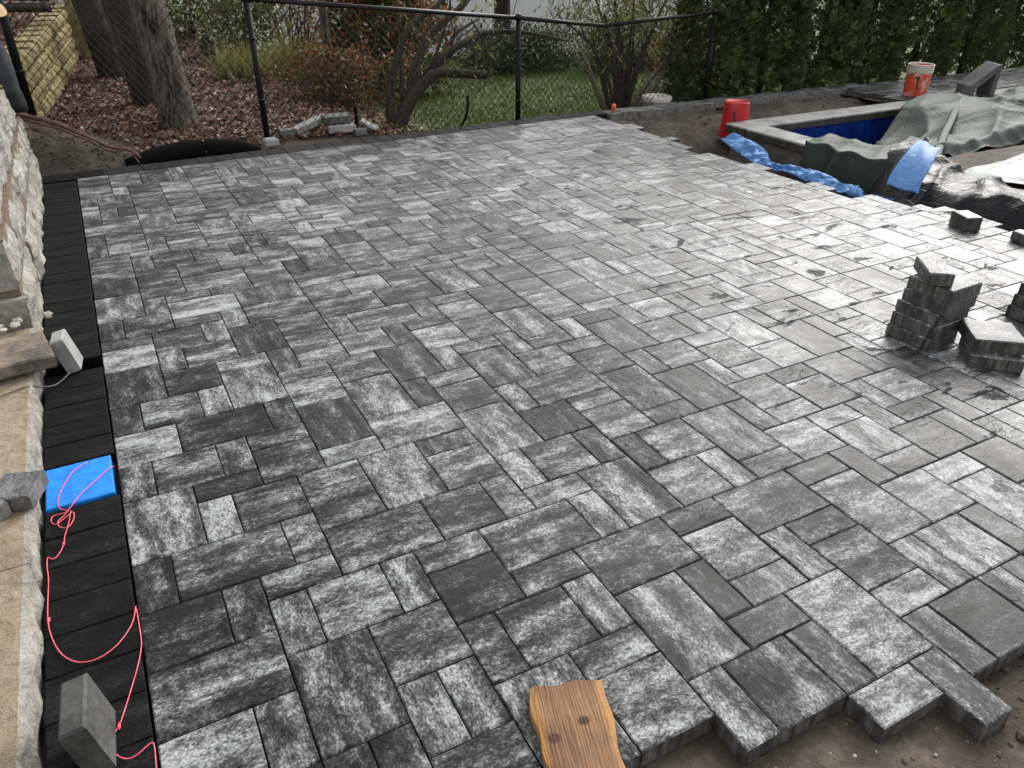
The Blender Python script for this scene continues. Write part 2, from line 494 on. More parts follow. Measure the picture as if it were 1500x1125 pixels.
def wood_mat():
    k = NT('rough_sawn_cedar')
    tc = k.n('ShaderNodeTexCoord').outputs['Object']
    v = k.vmul(tc, (22, 2.0, 22))
    wn = k.noise(tc, 7, 3, 0.5)
    rings = k.n('ShaderNodeTexWave', wave_type='BANDS', bands_direction='X')
    rings.inputs['Scale'].default_value = 1.9; rings.inputs['Distortion'].default_value = 14; rings.inputs['Detail'].default_value = 4
    rings.inputs['Detail Scale'].default_value = 0.8
    k.l(v, rings.inputs['Vector'])
    fine = k.noise(k.vmul(tc, (260, 9, 260)), 1.0, 4, 0.6)
    f = k.math('ADD', k.math('MULTIPLY', rings.outputs['Fac'], 0.09), k.math('ADD', k.math('MULTIPLY', fine, 0.45), k.math('MULTIPLY', wn, 0.45)))
    col = k.ramp(f, [(0.32, (0.075, 0.034, 0.016)), (0.54, (0.22, 0.115, 0.055)), (0.74, (0.33, 0.19, 0.10))])
    sx = k.n('ShaderNodeSeparateXYZ'); k.l(tc, sx.inputs[0])
    e = k.math('ADD', k.math('ABSOLUTE', sx.outputs[0]), k.math('MULTIPLY', k.math('SUBTRACT', wn, 0.5), 0.035))
    edge = k.ramp(e, [(0.058, 0.0), (0.072, 0.85)])
    col = k.mix(edge, col, (0.40, 0.20, 0.065))
    dirt = k.ramp(k.noise(tc, 16, 6, 0.7), [(0.52, 0.0), (0.70, 0.55)])
    col = k.mix(dirt, col, (0.13, 0.085, 0.055))
    # knots
    for (kx, ky, kr) in ((0.018, -0.115, 0.011), (-0.050, -0.150, 0.012)):
        d = k.n('ShaderNodeVectorMath', operation='DISTANCE'); cb = k.n('ShaderNodeCombineXYZ')
        k.l(sx.outputs[0], cb.inputs[0]); k.l(sx.outputs[1], cb.inputs[1]); k.l(cb.outputs[0], d.inputs[0])
        d.inputs[1].default_value = (kx, ky, 0)
        kn = k.ramp(d.outputs['Value'], [(kr * 0.9, 1.0), (kr * 1.35, 0.0)])
        col = k.mix(kn, col, (0.055, 0.022, 0.014))
    return k.set(col, 0.7, k.bump(k.math('ADD', fine, k.math('MULTIPLY', rings.outputs['Fac'], 0.5)), 0.5, 0.004), spec=0.3)


M['wood'] = wood_mat()


def tarp_mat(name, c1, c2, rough, bstr=0.6, bsc=9, spec=0.45):
    k = NT(name)
    tc = k.n('ShaderNodeTexCoord').outputs['Object']
    n1 = k.noise(k.vmul(tc, (bsc * 0.35, bsc, bsc)), 1.0, 3, 0.5, 1.0); n2 = k.noise(tc, 2.0, 3)
    n3 = k.noise(k.vmul(tc, (bsc * 1.1, bsc * 0.4, bsc)), 1.0, 2, 0.5, 1.4)
    r = k.math('MINIMUM', k.math('ABSOLUTE', k.math('SUBTRACT', n1, 0.5)), k.math('MULTIPLY', k.math('ABSOLUTE', k.math('SUBTRACT', n3, 0.5)), 1.4))
    col = k.ramp(k.math('ADD', k.math('MULTIPLY', n1, 0.4), k.math('MULTIPLY', n2, 0.6)), [(0.35, c1), (0.65, c2)])
    m = k.set(col, k.math('ADD', rough, k.math('MULTIPLY', n2, 0.15)), k.bump(k.math('SUBTRACT', 0.5, r), bstr * 1.3, 0.045), spec=spec)
    return m


M['green_tarp'] = tarp_mat('green_tarp', (0.012, 0.024, 0.018), (0.034, 0.050, 0.042), 0.46, 0.26, 7, spec=0.22)
M['grey_tarp'] = tarp_mat('silver_side_tarp', (0.17, 0.20, 0.185), (0.32, 0.35, 0.33), 0.42, 0.3)
M['black_tarp'] = tarp_mat('black_sheet', (0.004, 0.004, 0.004), (0.008, 0.008, 0.009), 0.30, 0.5, 7, spec=0.28)
M['blue_tarp'] = tarp_mat('blue_tarp', (0.045, 0.16, 0.42), (0.13, 0.30, 0.60), 0.38, 0.22, 10)
M['jacket'] = simple('dark_grey_jacket', (0.022, 0.025, 0.030), (0.048, 0.052, 0.060), 14, 0.85, 0.5, 60)
M['cuff'] = simple('black_cuff', (0.006, 0.006, 0.008), (0.012, 0.012, 0.014), 30, 0.8, 0.4, 120)
M['trouser'] = simple('dark_trousers', (0.02, 0.022, 0.03), (0.045, 0.048, 0.06), 14, 0.9, 0.4, 60)
M['skin'] = simple('skin', (0.36, 0.20, 0.13), (0.48, 0.29, 0.20), 12, 0.5, 0.1, 60)
M['hat'] = simple('tan_canvas', (0.42, 0.28, 0.16), (0.58, 0.42, 0.27), 20, 0.85, 0.4, 120)
M['pebble'] = simple('pebbles', (0.14, 0.13, 0.11), (0.5, 0.48, 0.43), 10, 0.7, 0.4, 60)

# ------------------------------------------------------------------ ground
WALL_A = np.array((-0.29, 8.55)); WALL_B = np.array((0.42, 14.2))      # foot of the tan block retaining wall


def wall_x(y):
    return WALL_A[0] + (np.asarray(y) - WALL_A[1]) * (WALL_B[0] - WALL_A[0]) / (WALL_B[1] - WALL_A[1])


def ground_z(x, y):
    x = np.asarray(x, float); y = np.asarray(y, float)
    z = np.full(np.broadcast(x, y).shape, -0.066)
    # land beyond the border: leafy bank on the left, lower lawn on the right
    bank = 0.02 + 0.045 * np.clip(y - 7.6, 0, 30)
    lawn = -0.27 + 0.0 * y
    w = sm((4.1 - 0.10 * (y - 8) - x) / 1.7)
    land = bank * w + lawn * (1 - w)
    mound = 0.30 * np.exp(-((x + 0.45) / 0.62) ** 2 - ((y - 8.1) / 0.55) ** 2)
    land = land + mound
    up = sm((wall_x(y) - 0.1 - x) / 0.12) * sm((y - 8.5) / 0.3)
    land = land + up * 0.62
    t = sm((y - 7.5) / 0.35)
    z = z * (1 - t) + land * t
    # bed by the hedge and the pit round the pool
    inpit = sm((x - 5.16) / 0.22) * sm((y - 1.2) / 0.5)
    pit = -0.34 + 0.26 * sm((y - 6.45) / 0.75) + 0.05 * fbm(x * 2, y * 2, 3)
    pit = np.where(x > 6.2, pit, pit)
    pm = inpit * sm((7.42 - y) / 0.12) * sm((12.5 - x) / 0.5)
    z = z * (1 - pm) + pit * pm
    # mud between the tarps
    mud = sm((x - 6.3) / 0.3) * sm((4.62 - y) / 0.2) * pm
    z = z * (1 - mud) + (-0.005 + 0.02 * fbm(x * 3, y * 3, 2)) * mud
    hole = sm((x - 6.36) / 0.08) * sm((11.0 - x) / 0.1) * sm((6.28 - y) / 0.08) * sm((y - 4.72) / 0.1)
    z = z - hole * 1.0
    # roughness
    amp = 0.03 * sm((y - 7.5) / 0.2) + 0.06 * pm * (1 - mud)
    front = sm((x - 1.0) / 0.4) * sm((0.75 + 0.02 * x - y) / 0.3)
    z = z + amp * fbm(x * 3.1, y * 3.1, 4) + front * (0.05 * np.abs(fbm(x * 5, y * 5, 4)) - 0.004)
    cl = sm((x - 1.85) / 0.5) * sm((0.72 - y) / 0.25)
    z = z + cl * 0.06 * np.clip(fbm(x * 9, y * 9, 3, 3) + 0.15, 0, 1)
    return z


def axis(core0, core1, step, lo, hi):
    a = list(np.arange(core0, core1 + 1e-6, step))
    s = step; v = core1
    while v < hi: s *= 1.35; v += s; a.append(v)
    s = step; v = core0; b = []
    while v > lo: s *= 1.35; v -= s; b.append(v)
    return np.array(b[::-1] + a)


def grid_mesh(name, X, Y, Z, mat, parent=None):
    ny, nx = Z.shape
    V = np.stack([X, Y, Z], -1).reshape(-1, 3)
    i = np.arange(ny - 1)[:, None] * nx + np.arange(nx - 1)[None, :]
    F = np.stack([i, i + 1, i + nx + 1, i + nx], -1).reshape(-1, 4)
    return mesh_obj(name, V, F, mat, parent, smooth=True)


gx = axis(-1.2, 9.0, 0.045, -70, 120); gy = axis(0.0, 9.6, 0.045, -70, 130)
GX, GY = np.meshgrid(gx, gy)
tag(grid_mesh('ground', GX, GY, ground_z(GX, GY), M['soil']), kind='structure')
lx = axis(3.2, 12, 0.2, 3.0, 60); ly = axis(7.95, 14.5, 0.2, 7.8, 70)
LX, LY = np.meshgrid(lx, ly)
LXs = LX + np.clip(8.8 - LY, 0, 1) * 0.5
tag(grid_mesh('lawn', LXs, LY, np.maximum(ground_z(LXs, LY), -0.29) + 0.012, M['lawn_soil']), kind='structure')

# ------------------------------------------------------------------ the patio
FAR0, FAR1 = np.array((-0.26, 7.19)), np.array((5.40, 7.46))      # line where field meets the far border


def clip_poly(poly, a, n):
    """keep the part of a convex polygon with (p-a).n <= 0"""
    out = []
    for i in range(len(poly)):
        p, q = np.array(poly[i]), np.array(poly[(i + 1) % len(poly)])
        dp, dq = (p - a) @ n, (q - a) @ n
        if dp <= 0: out.append(tuple(p))
        if dp * dq < 0: out.append(tuple(p + (q - p) * dp / (dp - dq)))
    return out


def paver_geo(poly, z0, z1, seed, gap=0.0019, ch=0.003, jit=0.0007, streak_y=False, tone_=None):
    """one paver: chamfered prism over a convex polygon, with uneven arrises"""
    rr = random.Random(seed)
    P = [Vector(p) for p in poly]
    c = sum(P, Vector((0, 0))) / len(P)

    def inset(pts, d):
        res = []
        m = len(pts)
        for i in range(m):
            a, b, e = pts[i - 1], pts[i], pts[(i + 1) % m]
            d1 = (b - a).normalized(); d2 = (e - b).normalized()
            n1 = Vector((-d1.y, d1.x)); n2 = Vector((-d2.y, d2.x))
            bis = n1 + n2
            L = bis.length
            if L < 1e-6: res.append(b + n1 * d); continue
            bis /= L
            res.append(b + bis * (d / max(bis.dot(n1), 0.35)))
        return res
    outer = inset(P, gap)
    ring = []
    for i in range(len(outer)):
        a, b = outer[i], outer[(i + 1) % len(outer)]
        nseg = 3 if (b - a).length > 0.17 else 2
        for k in range(nseg): ring.append(a.lerp(b, k / nseg))
    m = len(ring)
    inr = []
    for p in ring:
        q = p + (c - p).normalized() * (ch * rr.uniform(0.8, 1.7) * 1.35)
        inr.append(q)
    ring = [p + Vector((rr.uniform(-jit, jit), rr.uniform(-jit, jit))) for p in ring]
    tx, ty = rr.uniform(-0.004, 0.004), rr.uniform(-0.004, 0.004)
    dz = rr.uniform(-0.0012, 0.0012)
    tilt = lambda p: dz + (p.x - c.x) * tx + (p.y - c.y) * ty
    V = [(p.x, p.y, z0) for p in ring] + [(p.x, p.y, z1 - ch * rr.uniform(0.8, 1.6) + tilt(p)) for p in ring] + [(p.x, p.y, z1 + tilt(p)) for p in inr]
    F = []
    for k in range(m):
        k2 = (k + 1) % m
        F.append((k, k2, m + k2, m + k)); F.append((m + k, m + k2, 2 * m + k2, 2 * m + k))
    F.append(tuple(2 * m + k for k in range(m)))
    s1, s2, s3 = rr.uniform(0, 40), rr.uniform(0, 40), rr.uniform(0, 60)
    A = np.array(V, float)
    lx_, ly_ = A[:, 0] - c.x, A[:, 1] - c.y
    if streak_y: lx_, ly_ = ly_, lx_
    pc = np.stack([lx_ + s1, ly_ + s2, np.full(len(A), s3)], -1)
    tone = np.full(len(A), min(1, max(0, rr.gauss(0.5, 0.23))))
    if tone_ is not None: tone[:] = tone_
    return A, F, pc, tone


def paver_obj(name, geo, mat, parent):
    A, F, pc, tone = geo
    return mesh_obj(name, A, F, mat, parent, attrs={'pc': ('FLOAT_VECTOR', pc), 'tone': ('FLOAT', tone)})


def paver_stuff(name, geos, mat, parent):
    Vs, Fs, Ps, Ts = [], [], [], []
    b = 0
    for A, F, pc, tone in geos:
        Vs.append(A); Ps.append(pc); Ts.append(tone)
        Fs += [tuple(b + i for i in f) for f in F]
        b += len(A)
    o = mesh_obj(name, np.concatenate(Vs), Fs, mat, parent, attrs={'pc': ('FLOAT_VECTOR', np.concatenate(Ps)), 'tone': ('FLOAT', np.concatenate(Ts))})
    return tag(o, kind='stuff')


PV = [tuple(map(int, s.split())) for s in "0 15 2 2;2 15 1 2;0 13 3 2;2 11 1 2;3 14 1 2;3 11 2 3;4 14 2 2;0 17 1 2;6 14 1 2;7 13 2 2;5 12 2 2;5 10 1 2;6 10 1 2;7 11 1 2;8 11 2 2;10 11 1 2;9 10 2 1;11 9 2 3;9 8 2 2;11 7 1 2;12 7 2 2;14 7 1 2;13 9 2 1;13 10 1 2;15 7 2 3;17 8 2 1;17 6 1 2;14 6 2 1;16 5 1 2;0 24 2 2;2 24 3 2;0 22 1 2;1 22 2 2;3 22 1 2;4 23 2 1;4 21 2 2;0 19 2 3;2 21 2 1;2 19 1 2;3 19 2 2;5 20 2 1;5 18 2 2;1 17 3 2;4 17 1 2;3 16 2 1;6 21 2 1;8 21 3 2;7 18 2 3;9 20 2 1;9 18 2 2;5 16 3 2;8 16 2 2;10 16 1 2;7 15 2 1;9 14 3 2;9 13 2 1;11 19 2 3;11 17 1 2;12 17 2 2;11 16 2 1;13 19 2 2;14 17 1 2;15 16 1 2;16 16 2 2;13 14 2 3;12 14 1 2;15 14 2 2;17 14 1 2;18 15 2 3;18 14 2 1;15 18 2 2;11 12 3 2;14 13 2 1;14 11 2 2;16 12 3 2;16 10 1 2;14 10 2 1;20 14 2 2;22 13 2 2;22 15 2 1;24 12 2 2;26 12 1 2;19 13 2 1;21 12 1 2;22 12 2 1;19 10 2 3;21 10 2 2;23 11 2 1;23 8 2 3;17 11 2 1;17 9 2 2;19 8 1 2;20 8 2 2;0 34 1 2;1 34 2 2;0 33 2 1;0 31 2 2;2 32 2 2;0 28 2 3;2 30 1 2;3 34 2 1;5 33 1 2;4 32 1 2;3 31 2 1;3 30 2 1;2 28 2 2;3 26 1 2;4 29 2 1;4 26 2 3;0 26 1 2;1 26 2 2;5 30 2 3;7 31 2 2;7 28 2 3;6 28 1 2;6 27 2 1;6 25 2 2;6 22 2 3;8 26 2 2;8 23 2 3;9 30 1 2;10 30 3 2;9 28 2 2;11 28 1 2;10 25 2 3;10 23 1 2;12 29 2 1;12 27 2 2;11 24 2 1;11 22 2 2;13 26 2 1;15 25 1 2;13 23 2 3;13 21 1 2;14 21 3 2;15 23 2 2;16 26 2 3;16 25 2 1;18 25 1 2;18 27 2 1;19 26 2 1;19 23 2 3;17 24 2 1;17 22 2 2;15 20 2 1;17 19 2 3;19 21 1 2;20 21 2 2;22 22 2 1;21 23 2 2;23 23 1 2;22 25 2 2;24 21 2 3;26 22 1 2;22 20 2 2;22 19 2 1;19 18 2 3;21 19 1 2;17 18 2 1;21 17 2 2;20 16 1 2;23 18 2 1;24 14 1 2;25 14 2 1;25 15 1 2;26 15 2 2;25 17 2 2;27 17 1 2;28 16 1 2;29 16 1 2;28 14 2 2;27 13 1 2;28 13 2 1;27 11 1 2;25 10 2 2;23 16 2 2;12 25 1 2;5 24 1 2;21 16 2 1;22 8 1 2;18 6 2 2;20 6 1 2;0 11 2 2;7 8 2 3;5 8 2 2;3 9 1 2;4 9 1 2".split(';')]
JT = 66
front = {}
for i in range(0, 50):
    front[i] = 6 if i < 5 else 8 if i < 11 else 7 if i < 14 else 6
front[5] = front[6] = 8
for i in range(21, 50): front[i] = 7 if (i * 7 % 5) < 3 else 8


def right_end(j):
    if j >= 34: return 46 if j in (36, 37, 42, 43, 53, 58, 59) else 44 if j in (48, 49) else 45
    if j >= 31: return 47
    return 49 if (j * 3 % 5) else 48


region = {(i, j) for i in range(0, 50) for j in range(5, JT) if j >= front[i] and i < right_end(j)}
cells = {}
for n, (i, j, w, h) in enumerate(PV):
    for a in range(i, i + w):
        for b in range(j, j + h): cells[a, b] = n
free = sorted(c for c in region if c not in cells)
# domino matching of the cells that are left, then merging into squares and large rectangles
rt = random.Random(21)
freeset = set(free); match = {}


def nb(c):
    l = [(c[0] + 1, c[1]), (c[0] - 1, c[1]), (c[0], c[1] + 1), (c[0], c[1] - 1)]
    rt.shuffle(l)
    return [p for p in l if p in freeset]


def augment(c):
    prev = {}; q = [c]; seen = {c}
    while q:
        x = q.pop(0)
        for y in nb(x):
            if y in prev: continue
            prev[y] = x
            if y not in match:
                while True:
                    x2 = prev[y]; nxt = match.get(x2)
                    match[y] = x2; match[x2] = y
                    if x2 == c: return True
                    y = nxt
            z = match[y]
            if z not in seen: seen.add(z); q.append(z)
    return False


even = [c for c in free if (c[0] + c[1]) % 2 == 0]
rt.shuffle(even)
for c in even:
    if c in match: continue
    opts = [y for y in nb(c) if y not in match]
    if opts: match[c] = opts[0]; match[opts[0]] = c
for c in even:
    if c not in match: augment(c)
rect = {}; pieces = []
for c in free:
    if c in rect: continue
    d = match.get(c)
    k = len(pieces)
    if d is None: pieces.append([c[0], c[1], 1, 1]); rect[c] = k
    else:
        pieces.append([min(c[0], d[0]), min(c[1], d[1]), 1 + abs(c[0] - d[0]), 1 + abs(c[1] - d[1])]); rect[c] = rect[d] = k


def try_merge(k, allow):
    p = pieces[k]
    if p is None: return
    i, j, w, h = p
    opts = []
    for (di, dj, horiz) in ((w, 0, True), (0, h, False), (-1, 0, True), (0, -1, False)):
        o = rect.get((i + di, j + dj))
        if o is None or o == k or pieces[o] is None: continue
        q = pieces[o]
        if horiz and q[1] == j and q[3] == h: nw = (min(i, q[0]), j, w + q[2], h)
        elif not horiz and q[0] == i and q[2] == w: nw = (i, min(j, q[1]), w, h + q[3])
        else: continue
        if tuple(sorted(nw[2:])) in allow: opts.append((o, nw))
    if not opts: return
    o, nw = rt.choice(opts)
    pieces[o] = None; pieces[k] = list(nw)
    for a in range(nw[0], nw[0] + nw[2]):
        for b in range(nw[1], nw[1] + nw[3]): rect[a, b] = k


order = list(range(len(pieces))); rt.shuffle(order)
for k in order:
    if rt.random() < 0.80: try_merge(k, {(2, 2)})
for k in order:
    if pieces[k] and tuple(sorted(pieces[k][2:])) == (2, 2) and rt.random() < 0.50: try_merge(k, {(2, 3)})
pieces = [tuple(p) for p in pieces if p]
ALL = PV + pieces

patio = tag(mesh_obj('patio', [(-0.252, 0.3, -0.0622), (0.55, 0.45, -0.0622), (1.05, 1.05, -0.0622), (5.55, 0.98, -0.0622), (5.50, 3.3, -0.0622), (5.1, 4.0, -0.0622), (5.1, 7.64, -0.0622), (-0.252, 7.40, -0.0622)],
                     [(0, 1, 2, 3, 4, 5, 6, 7)], M['sand']), kind='structure')
fn = np.array((-(FAR1 - FAR0)[1], (FAR1 - FAR0)[0])); fn /= np.linalg.norm(fn)
TONE = {}
for t_, cl_ in ((0.95, '2 19;6 21;14 6'), (0.8, '0 15;8 21;22 13;24 12;23 8;15 7;20 14;5 28'), (0.7, '4 14;9 18;11 17;19 8;21 10;18 6;7 8;25 10;13 14'), (0.6, '7 18;11 9;17 9;19 10;9 8'),
                (0.38, '0 13;3 19;8 16;9 20;14 7;12 7;16 5;17 6;5 18;26 12;21 12;2 15;18 14'), (0.25, '17 11;22 12;5 16;2 32;28 16'), (0.1, '28 14;29 16;5 30')):
    for c_ in cl_.split(';'): TONE[tuple(map(int, c_.split()))] = t_
geos = []
for n, (i, j, w, h) in enumerate(ALL):
    poly = [(i * U, j * U), ((i + w) * U, j * U), ((i + w) * U, (j + h) * U), (i * U, (j + h) * U)]
    if j + h > 60:
        poly = clip_poly(poly, FAR0, fn)
        if len(poly) < 3: continue
        ar = 0.5 * abs(sum(poly[k][0] * poly[(k + 1) % len(poly)][1] - poly[(k + 1) % len(poly)][0] * poly[k][1] for k in range(len(poly))))
        if ar < 0.0012: continue
    rr = random.Random(n * 31 + 5)
    sy = (h > w) if rr.random() < 0.7 else (rr.random() < 0.35)
    cx, cy = (i + w / 2) * U, (j + h / 2) * U
    d = (Vector((cx, cy, 0)) - CAM)
    zc = d.dot(c_f)
    px = 750 + FPX * d.dot(c_r) / max(zc, 0.05); py = 562 - FPX * d.dot(c_u) / max(zc, 0.05)
    vis = -80 < px < 1580 and -50 < py < 1250
    score = (w * h * d.z ** 2 / d.length ** 3) * (1 if vis else 0.0001)
    geos.append((score, paver_geo(poly, -0.06, 0.0, n, streak_y=sy, tone_=TONE.get((i, j)))))
geos.sort(key=lambda t: -t[0])
for s, g in geos[:300]: paver_obj('paver', g, M['paver'], patio)
paver_stuff('paver_field', [g for s, g in geos[300:]], M['paver'], patio)

# charcoal border: soldier course along the house and along the far edge
bw = 0.1535
k = 0
y = 0.45
while y < 7.10:
    if not (2.56 < y + 0.08 < 2.88) and not (3.62 < y + 0.08 < 3.78):
        wob = random.uniform(-0.003, 0.003)
        paver_obj('border_paver', paver_geo([(-0.243 + wob, y), (-0.004, y), (-0.004, y + bw), (-0.243 + wob, y + bw)], -0.06, -0.001, 900 + k, gap=0.0012, ch=0.003), M['black_paver'], patio)
    y += bw; k += 1
    if 2.50 < y < 2.60: y = 2.885
    if 3.60 < y < 3.66: y = 3.775
fd = (FAR1 - FAR0) / np.linalg.norm(FAR1 - FAR0)
a = 0.0; k = 0
while a < 5.55:
    p0 = FAR0 + fd * a + fn * 0.003; p1 = FAR0 + fd * (a + bw) + fn * 0.003
    q1 = p1 + fn * 0.225; q0 = p0 + fn * 0.225
    paver_obj('border_paver', paver_geo([tuple(p0), tuple(p1), tuple(q1), tuple(q0)], -0.06, 0.002, 1200 + k, gap=0.0015, ch=0.003), M['black_paver'] if a < 0.35 else M['far_border'], patio)
    a += bw; k += 1

# edging that carries on along the bed to the hedge
edge = tag(mesh_obj('edging_footing', [(5.42, 7.42, -0.13), (9.6, 7.42, -0.13), (9.6, 7.66, -0.13), (5.42, 7.66, -0.13)], [(0, 1, 2, 3)], M['soil']), kind='structure')
a = 5.36; k = 0
while a < 9.45:
    sag = 0.012 * math.sin(a * 2.1)
    paver_obj('edging_paver', paver_geo([(a, 7.40 + sag), (a + bw, 7.40 + sag), (a + bw, 7.63 + sag), (a, 7.63 + sag)], -0.10, 0.004 + 0.006 * math.sin(k * 1.3), 1500 + k, gap=0.0015, ch=0.004), M['curb'], edge)
    a += bw; k += 1

# paved strip on the other side of the pool
far_patio = tag(mesh_obj('far_patio', [(9.0, 6.50, -0.062), (18, 6.50, -0.062), (18, 7.6, -0.062), (9.0, 7.6, -0.062)], [(0, 1, 2, 3)], M['sand']), kind='structure')
fg = []
for i in range(0, 26):
    for j in range(0, 4):
        x0 = 9.02 + i * 0.345 + (0.115 if j % 2 else 0); y0 = 6.52 + j * 0.26
        fg.append(paver_geo([(x0, y0), (x0 + 0.345, y0), (x0 + 0.345, y0 + 0.26), (x0, y0 + 0.26)], -0.06, 0.0, 2000 + i * 9 + j))
paver_stuff('paver_field', fg, M['paver'], far_patio)
# ------------------------------------------------------------------ loose pavers on the patio
def loose_paver(name, loc, size, rz, label, group=None, rot=None, cat='paver', mat='paver', seed=0, parent=None, z=0.06):
    """a single paver lying (or standing) somewhere; origin at the centre of its foot"""
    w, d = size
    g = paver_geo([(-w / 2, -d / 2), (w / 2, -d / 2), (w / 2, d / 2), (-w / 2, d / 2)], 0.0, z, 3000 + seed, gap=0.0, ch=0.004, streak_y=d > w)
    o = paver_obj(name, g, M[mat], parent)
    o.location = loc
    o.rotation_euler = rot if rot else (0, 0, rz)
    return tag(o, label, cat, group)


sx0, sy0 = 3.615, 2.095
ords = ['bottom', 'second', 'middle', 'fourth', 'fifth']
for n in range(5):
    loose_paver('stacked_paver', (sx0 + 0.012 * n - 0.025 + random.uniform(-0.004, 0.004), sy0 + random.uniform(-0.008, 0.008), 0.003 + 0.0605 * n), (0.228, 0.228), R(random.uniform(-3, 3) + 2),
                ['square grey paver at the bottom of the five high stack', 'square grey paver second from the bottom of the five high stack', 'square grey paver in the middle of the five high stack',
                 'square grey paver second from the top of the five high stack', 'pale square grey paver topping the five squares, under a smaller paver'][n], 'pavers stacked in a pile', seed=n)
loose_paver('stacked_paver', (3.60, 2.135, 0.3065), (0.113, 0.226), R(-38), 'small grey paver lying askew on top of the tall stack', 'pavers stacked in a pile', seed=6)
loose_paver('stacked_paver', (3.675, 1.795, 0.003), (0.225, 0.225), R(44), 'lower paver of the low slipped pair beside the tall stack', 'pavers in the low slipped pair', seed=8)
loose_paver('stacked_paver', (3.715, 1.835, 0.0635), (0.228, 0.228), R(-39), 'upper paver of the low slipped pair beside the tall stack', 'pavers in the low slipped pair', seed=9)
for n in range(4):
    loose_paver('stacked_paver', (4.37 + 0.016 * n, 1.93 + 0.006 * n, 0.003 + 0.0605 * n), (0.34, 0.228), R(-8 + 5 * n),
                ['bottom', 'second', 'third', 'top'][n] + ' paver of the stepped stack behind the low slipped pair', 'pavers in the stepped stack', seed=10 + n)
loose_paver('loose_paver', (5.32, 3.075, 0.003), (0.113, 0.17), R(-22), 'single small paver standing alone near the black sheet', z=0.09, seed=15)
loose_paver('loose_paver', (5.44, 2.69, 0.003), (0.20, 0.12), R(-14), 'dark small paver lying at the patio edge opposite the black sheet', z=0.06, seed=16)

# pavers standing on edge against the house side
# ------------------------------------------------------------------ blue foam block and the mason's line
fb = MB()
fb.box(-0.236, -0.018, 2.612, 2.868, -0.055, 0.004, 0.004)
foam = tag(fb.build('foam_block', M['foam']), 'bright blue foam block set into the gap in the charcoal border', 'foam block')
# nibbled lower edge
def line_obj(name, pts, label, cat='string', r=0.0017, mat='string', knots=()):
    root = MB().tube(spline(pts, 7), r, 6)
    o = root.build(name, M[mat], None, True)
    tag(o, label, cat)
    for kn in knots:
        b = MB().tube([Vector(kn) + Vector((0.0, -0.008, 0)), Vector(kn), Vector(kn) + Vector((0.003, 0.012, 0.001))], [0.002, 0.005, 0.002], 7)
        b.build('knot', M[mat], o, True)
    return o


def gpz(px, py, z=0.006):
    p = ray(px, py, Z=z)
    return (p.x, p.y, p.z)


tangle = [gpz(128, 677, .010), gpz(108, 690, .012), gpz(93, 712, .014), gpz(85, 733, .012), gpz(88, 745), gpz(100, 748), gpz(92, 752), gpz(78, 756), gpz(75, 764), gpz(82, 768), gpz(97, 757), gpz(107, 750),
          gpz(108, 760), gpz(100, 772), gpz(88, 772), gpz(85, 764), gpz(95, 754), gpz(104, 742, .012), gpz(120, 722, .012), gpz(140, 704, .012), gpz(160, 686, .012), gpz(167, 683, .006)]
line_obj('mason_line', tangle, 'tangled pink mason line lying over the blue foam block')
line_obj('mason_line', [gpz(104, 748), gpz(100, 768), gpz(95, 785), gpz(93, 798), gpz(86, 812), gpz(78, 819), gpz(70, 817), gpz(69, 830), gpz(71, 850), gpz(70, 880), gpz(70, 905), gpz(73, 925), gpz(82, 947),
                        gpz(95, 962), gpz(115, 970), gpz(140, 966), gpz(162, 953), gpz(180, 935), gpz(194, 912), gpz(199, 888)],
         'long pink mason line curving in a loop over the charcoal border', knots=(gpz(93, 797), gpz(71, 910)))
line_obj('mason_line', [gpz(200, 892, .0), gpz(206, 930, .004), gpz(207, 948), gpz(202, 975), gpz(192, 1010), gpz(181, 1045), gpz(173, 1066), gpz(162, 1079)],
         'straight pink mason line ending in a knot beside the leaning paver', knots=(gpz(174, 1065),))
line_obj('mason_line', [gpz(160, 1092), gpz(166, 1102), gpz(178, 1110), gpz(190, 1111), gpz(203, 1104), gpz(215, 1093), gpz(224, 1088), gpz(227, 1100), gpz(229, 1125), gpz(232, 1180)],
         'short pink mason line hooked into the border joint')

# ------------------------------------------------------------------ plank
p = MB()
rw = random.Random(4)
NL, NWd = 26, 12
V = []; F = []
L0, L1, HW, TH = -0.42, 0.0, 0.078, 0.038
for side in (1, 0):
    for a in range(NL + 1):
        yy = L0 + (L1 - L0) * a / NL
        wav = 0.004 * math.sin(yy * 21) + 0.0035 * math.sin(yy * 47 + 1)
        wav2 = 0.005 * math.sin(yy * 15 + 2) + 0.003 * math.sin(yy * 39)
        for b in range(NWd + 1):
            t = b / NWd
            xx = -HW + wav + (2 * HW + wav2 - wav) * t
            e = min(t, 1 - t)
            zz = TH - (0.006 * max(0, 1 - e / 0.09) ** 2) + 0.0008 * math.sin(xx * 160 + yy * 20)
            end = 0.004 * math.sin(xx * 70) if a == NL else 0
            V.append((xx, yy + end, zz if side else 0.0))
nn = (NL + 1) * (NWd + 1)
for a in range(NL):
    for b in range(NWd):
        i = a * (NWd + 1) + b
        F.append((i, i + 1, i + NWd + 2, i + NWd + 1)); F.append((nn + i, nn + i + NWd + 1, nn + i + NWd + 2, nn + i + 1))
for a in range(NL):
    i = a * (NWd + 1); F.append((i, i + NWd + 1, nn + i + NWd + 1, nn + i))
    i += NWd; F.append((i, nn + i, nn + i + NWd + 1, i + NWd + 1))
for b in range(NWd):
    i = b; F.append((i, nn + i, nn + i + 1, i + 1))
    i = NL * (NWd + 1) + b; F.append((i, i + 1, nn + i + 1, nn + i))
plank = mesh_obj('wood_plank', V, F, M['wood'], None, False)
ta, tb = ray(778, 1006, Z=0.041), ray(876, 995, Z=0.041)
ang = math.atan2(tb.y - ta.y, tb.x - ta.x)
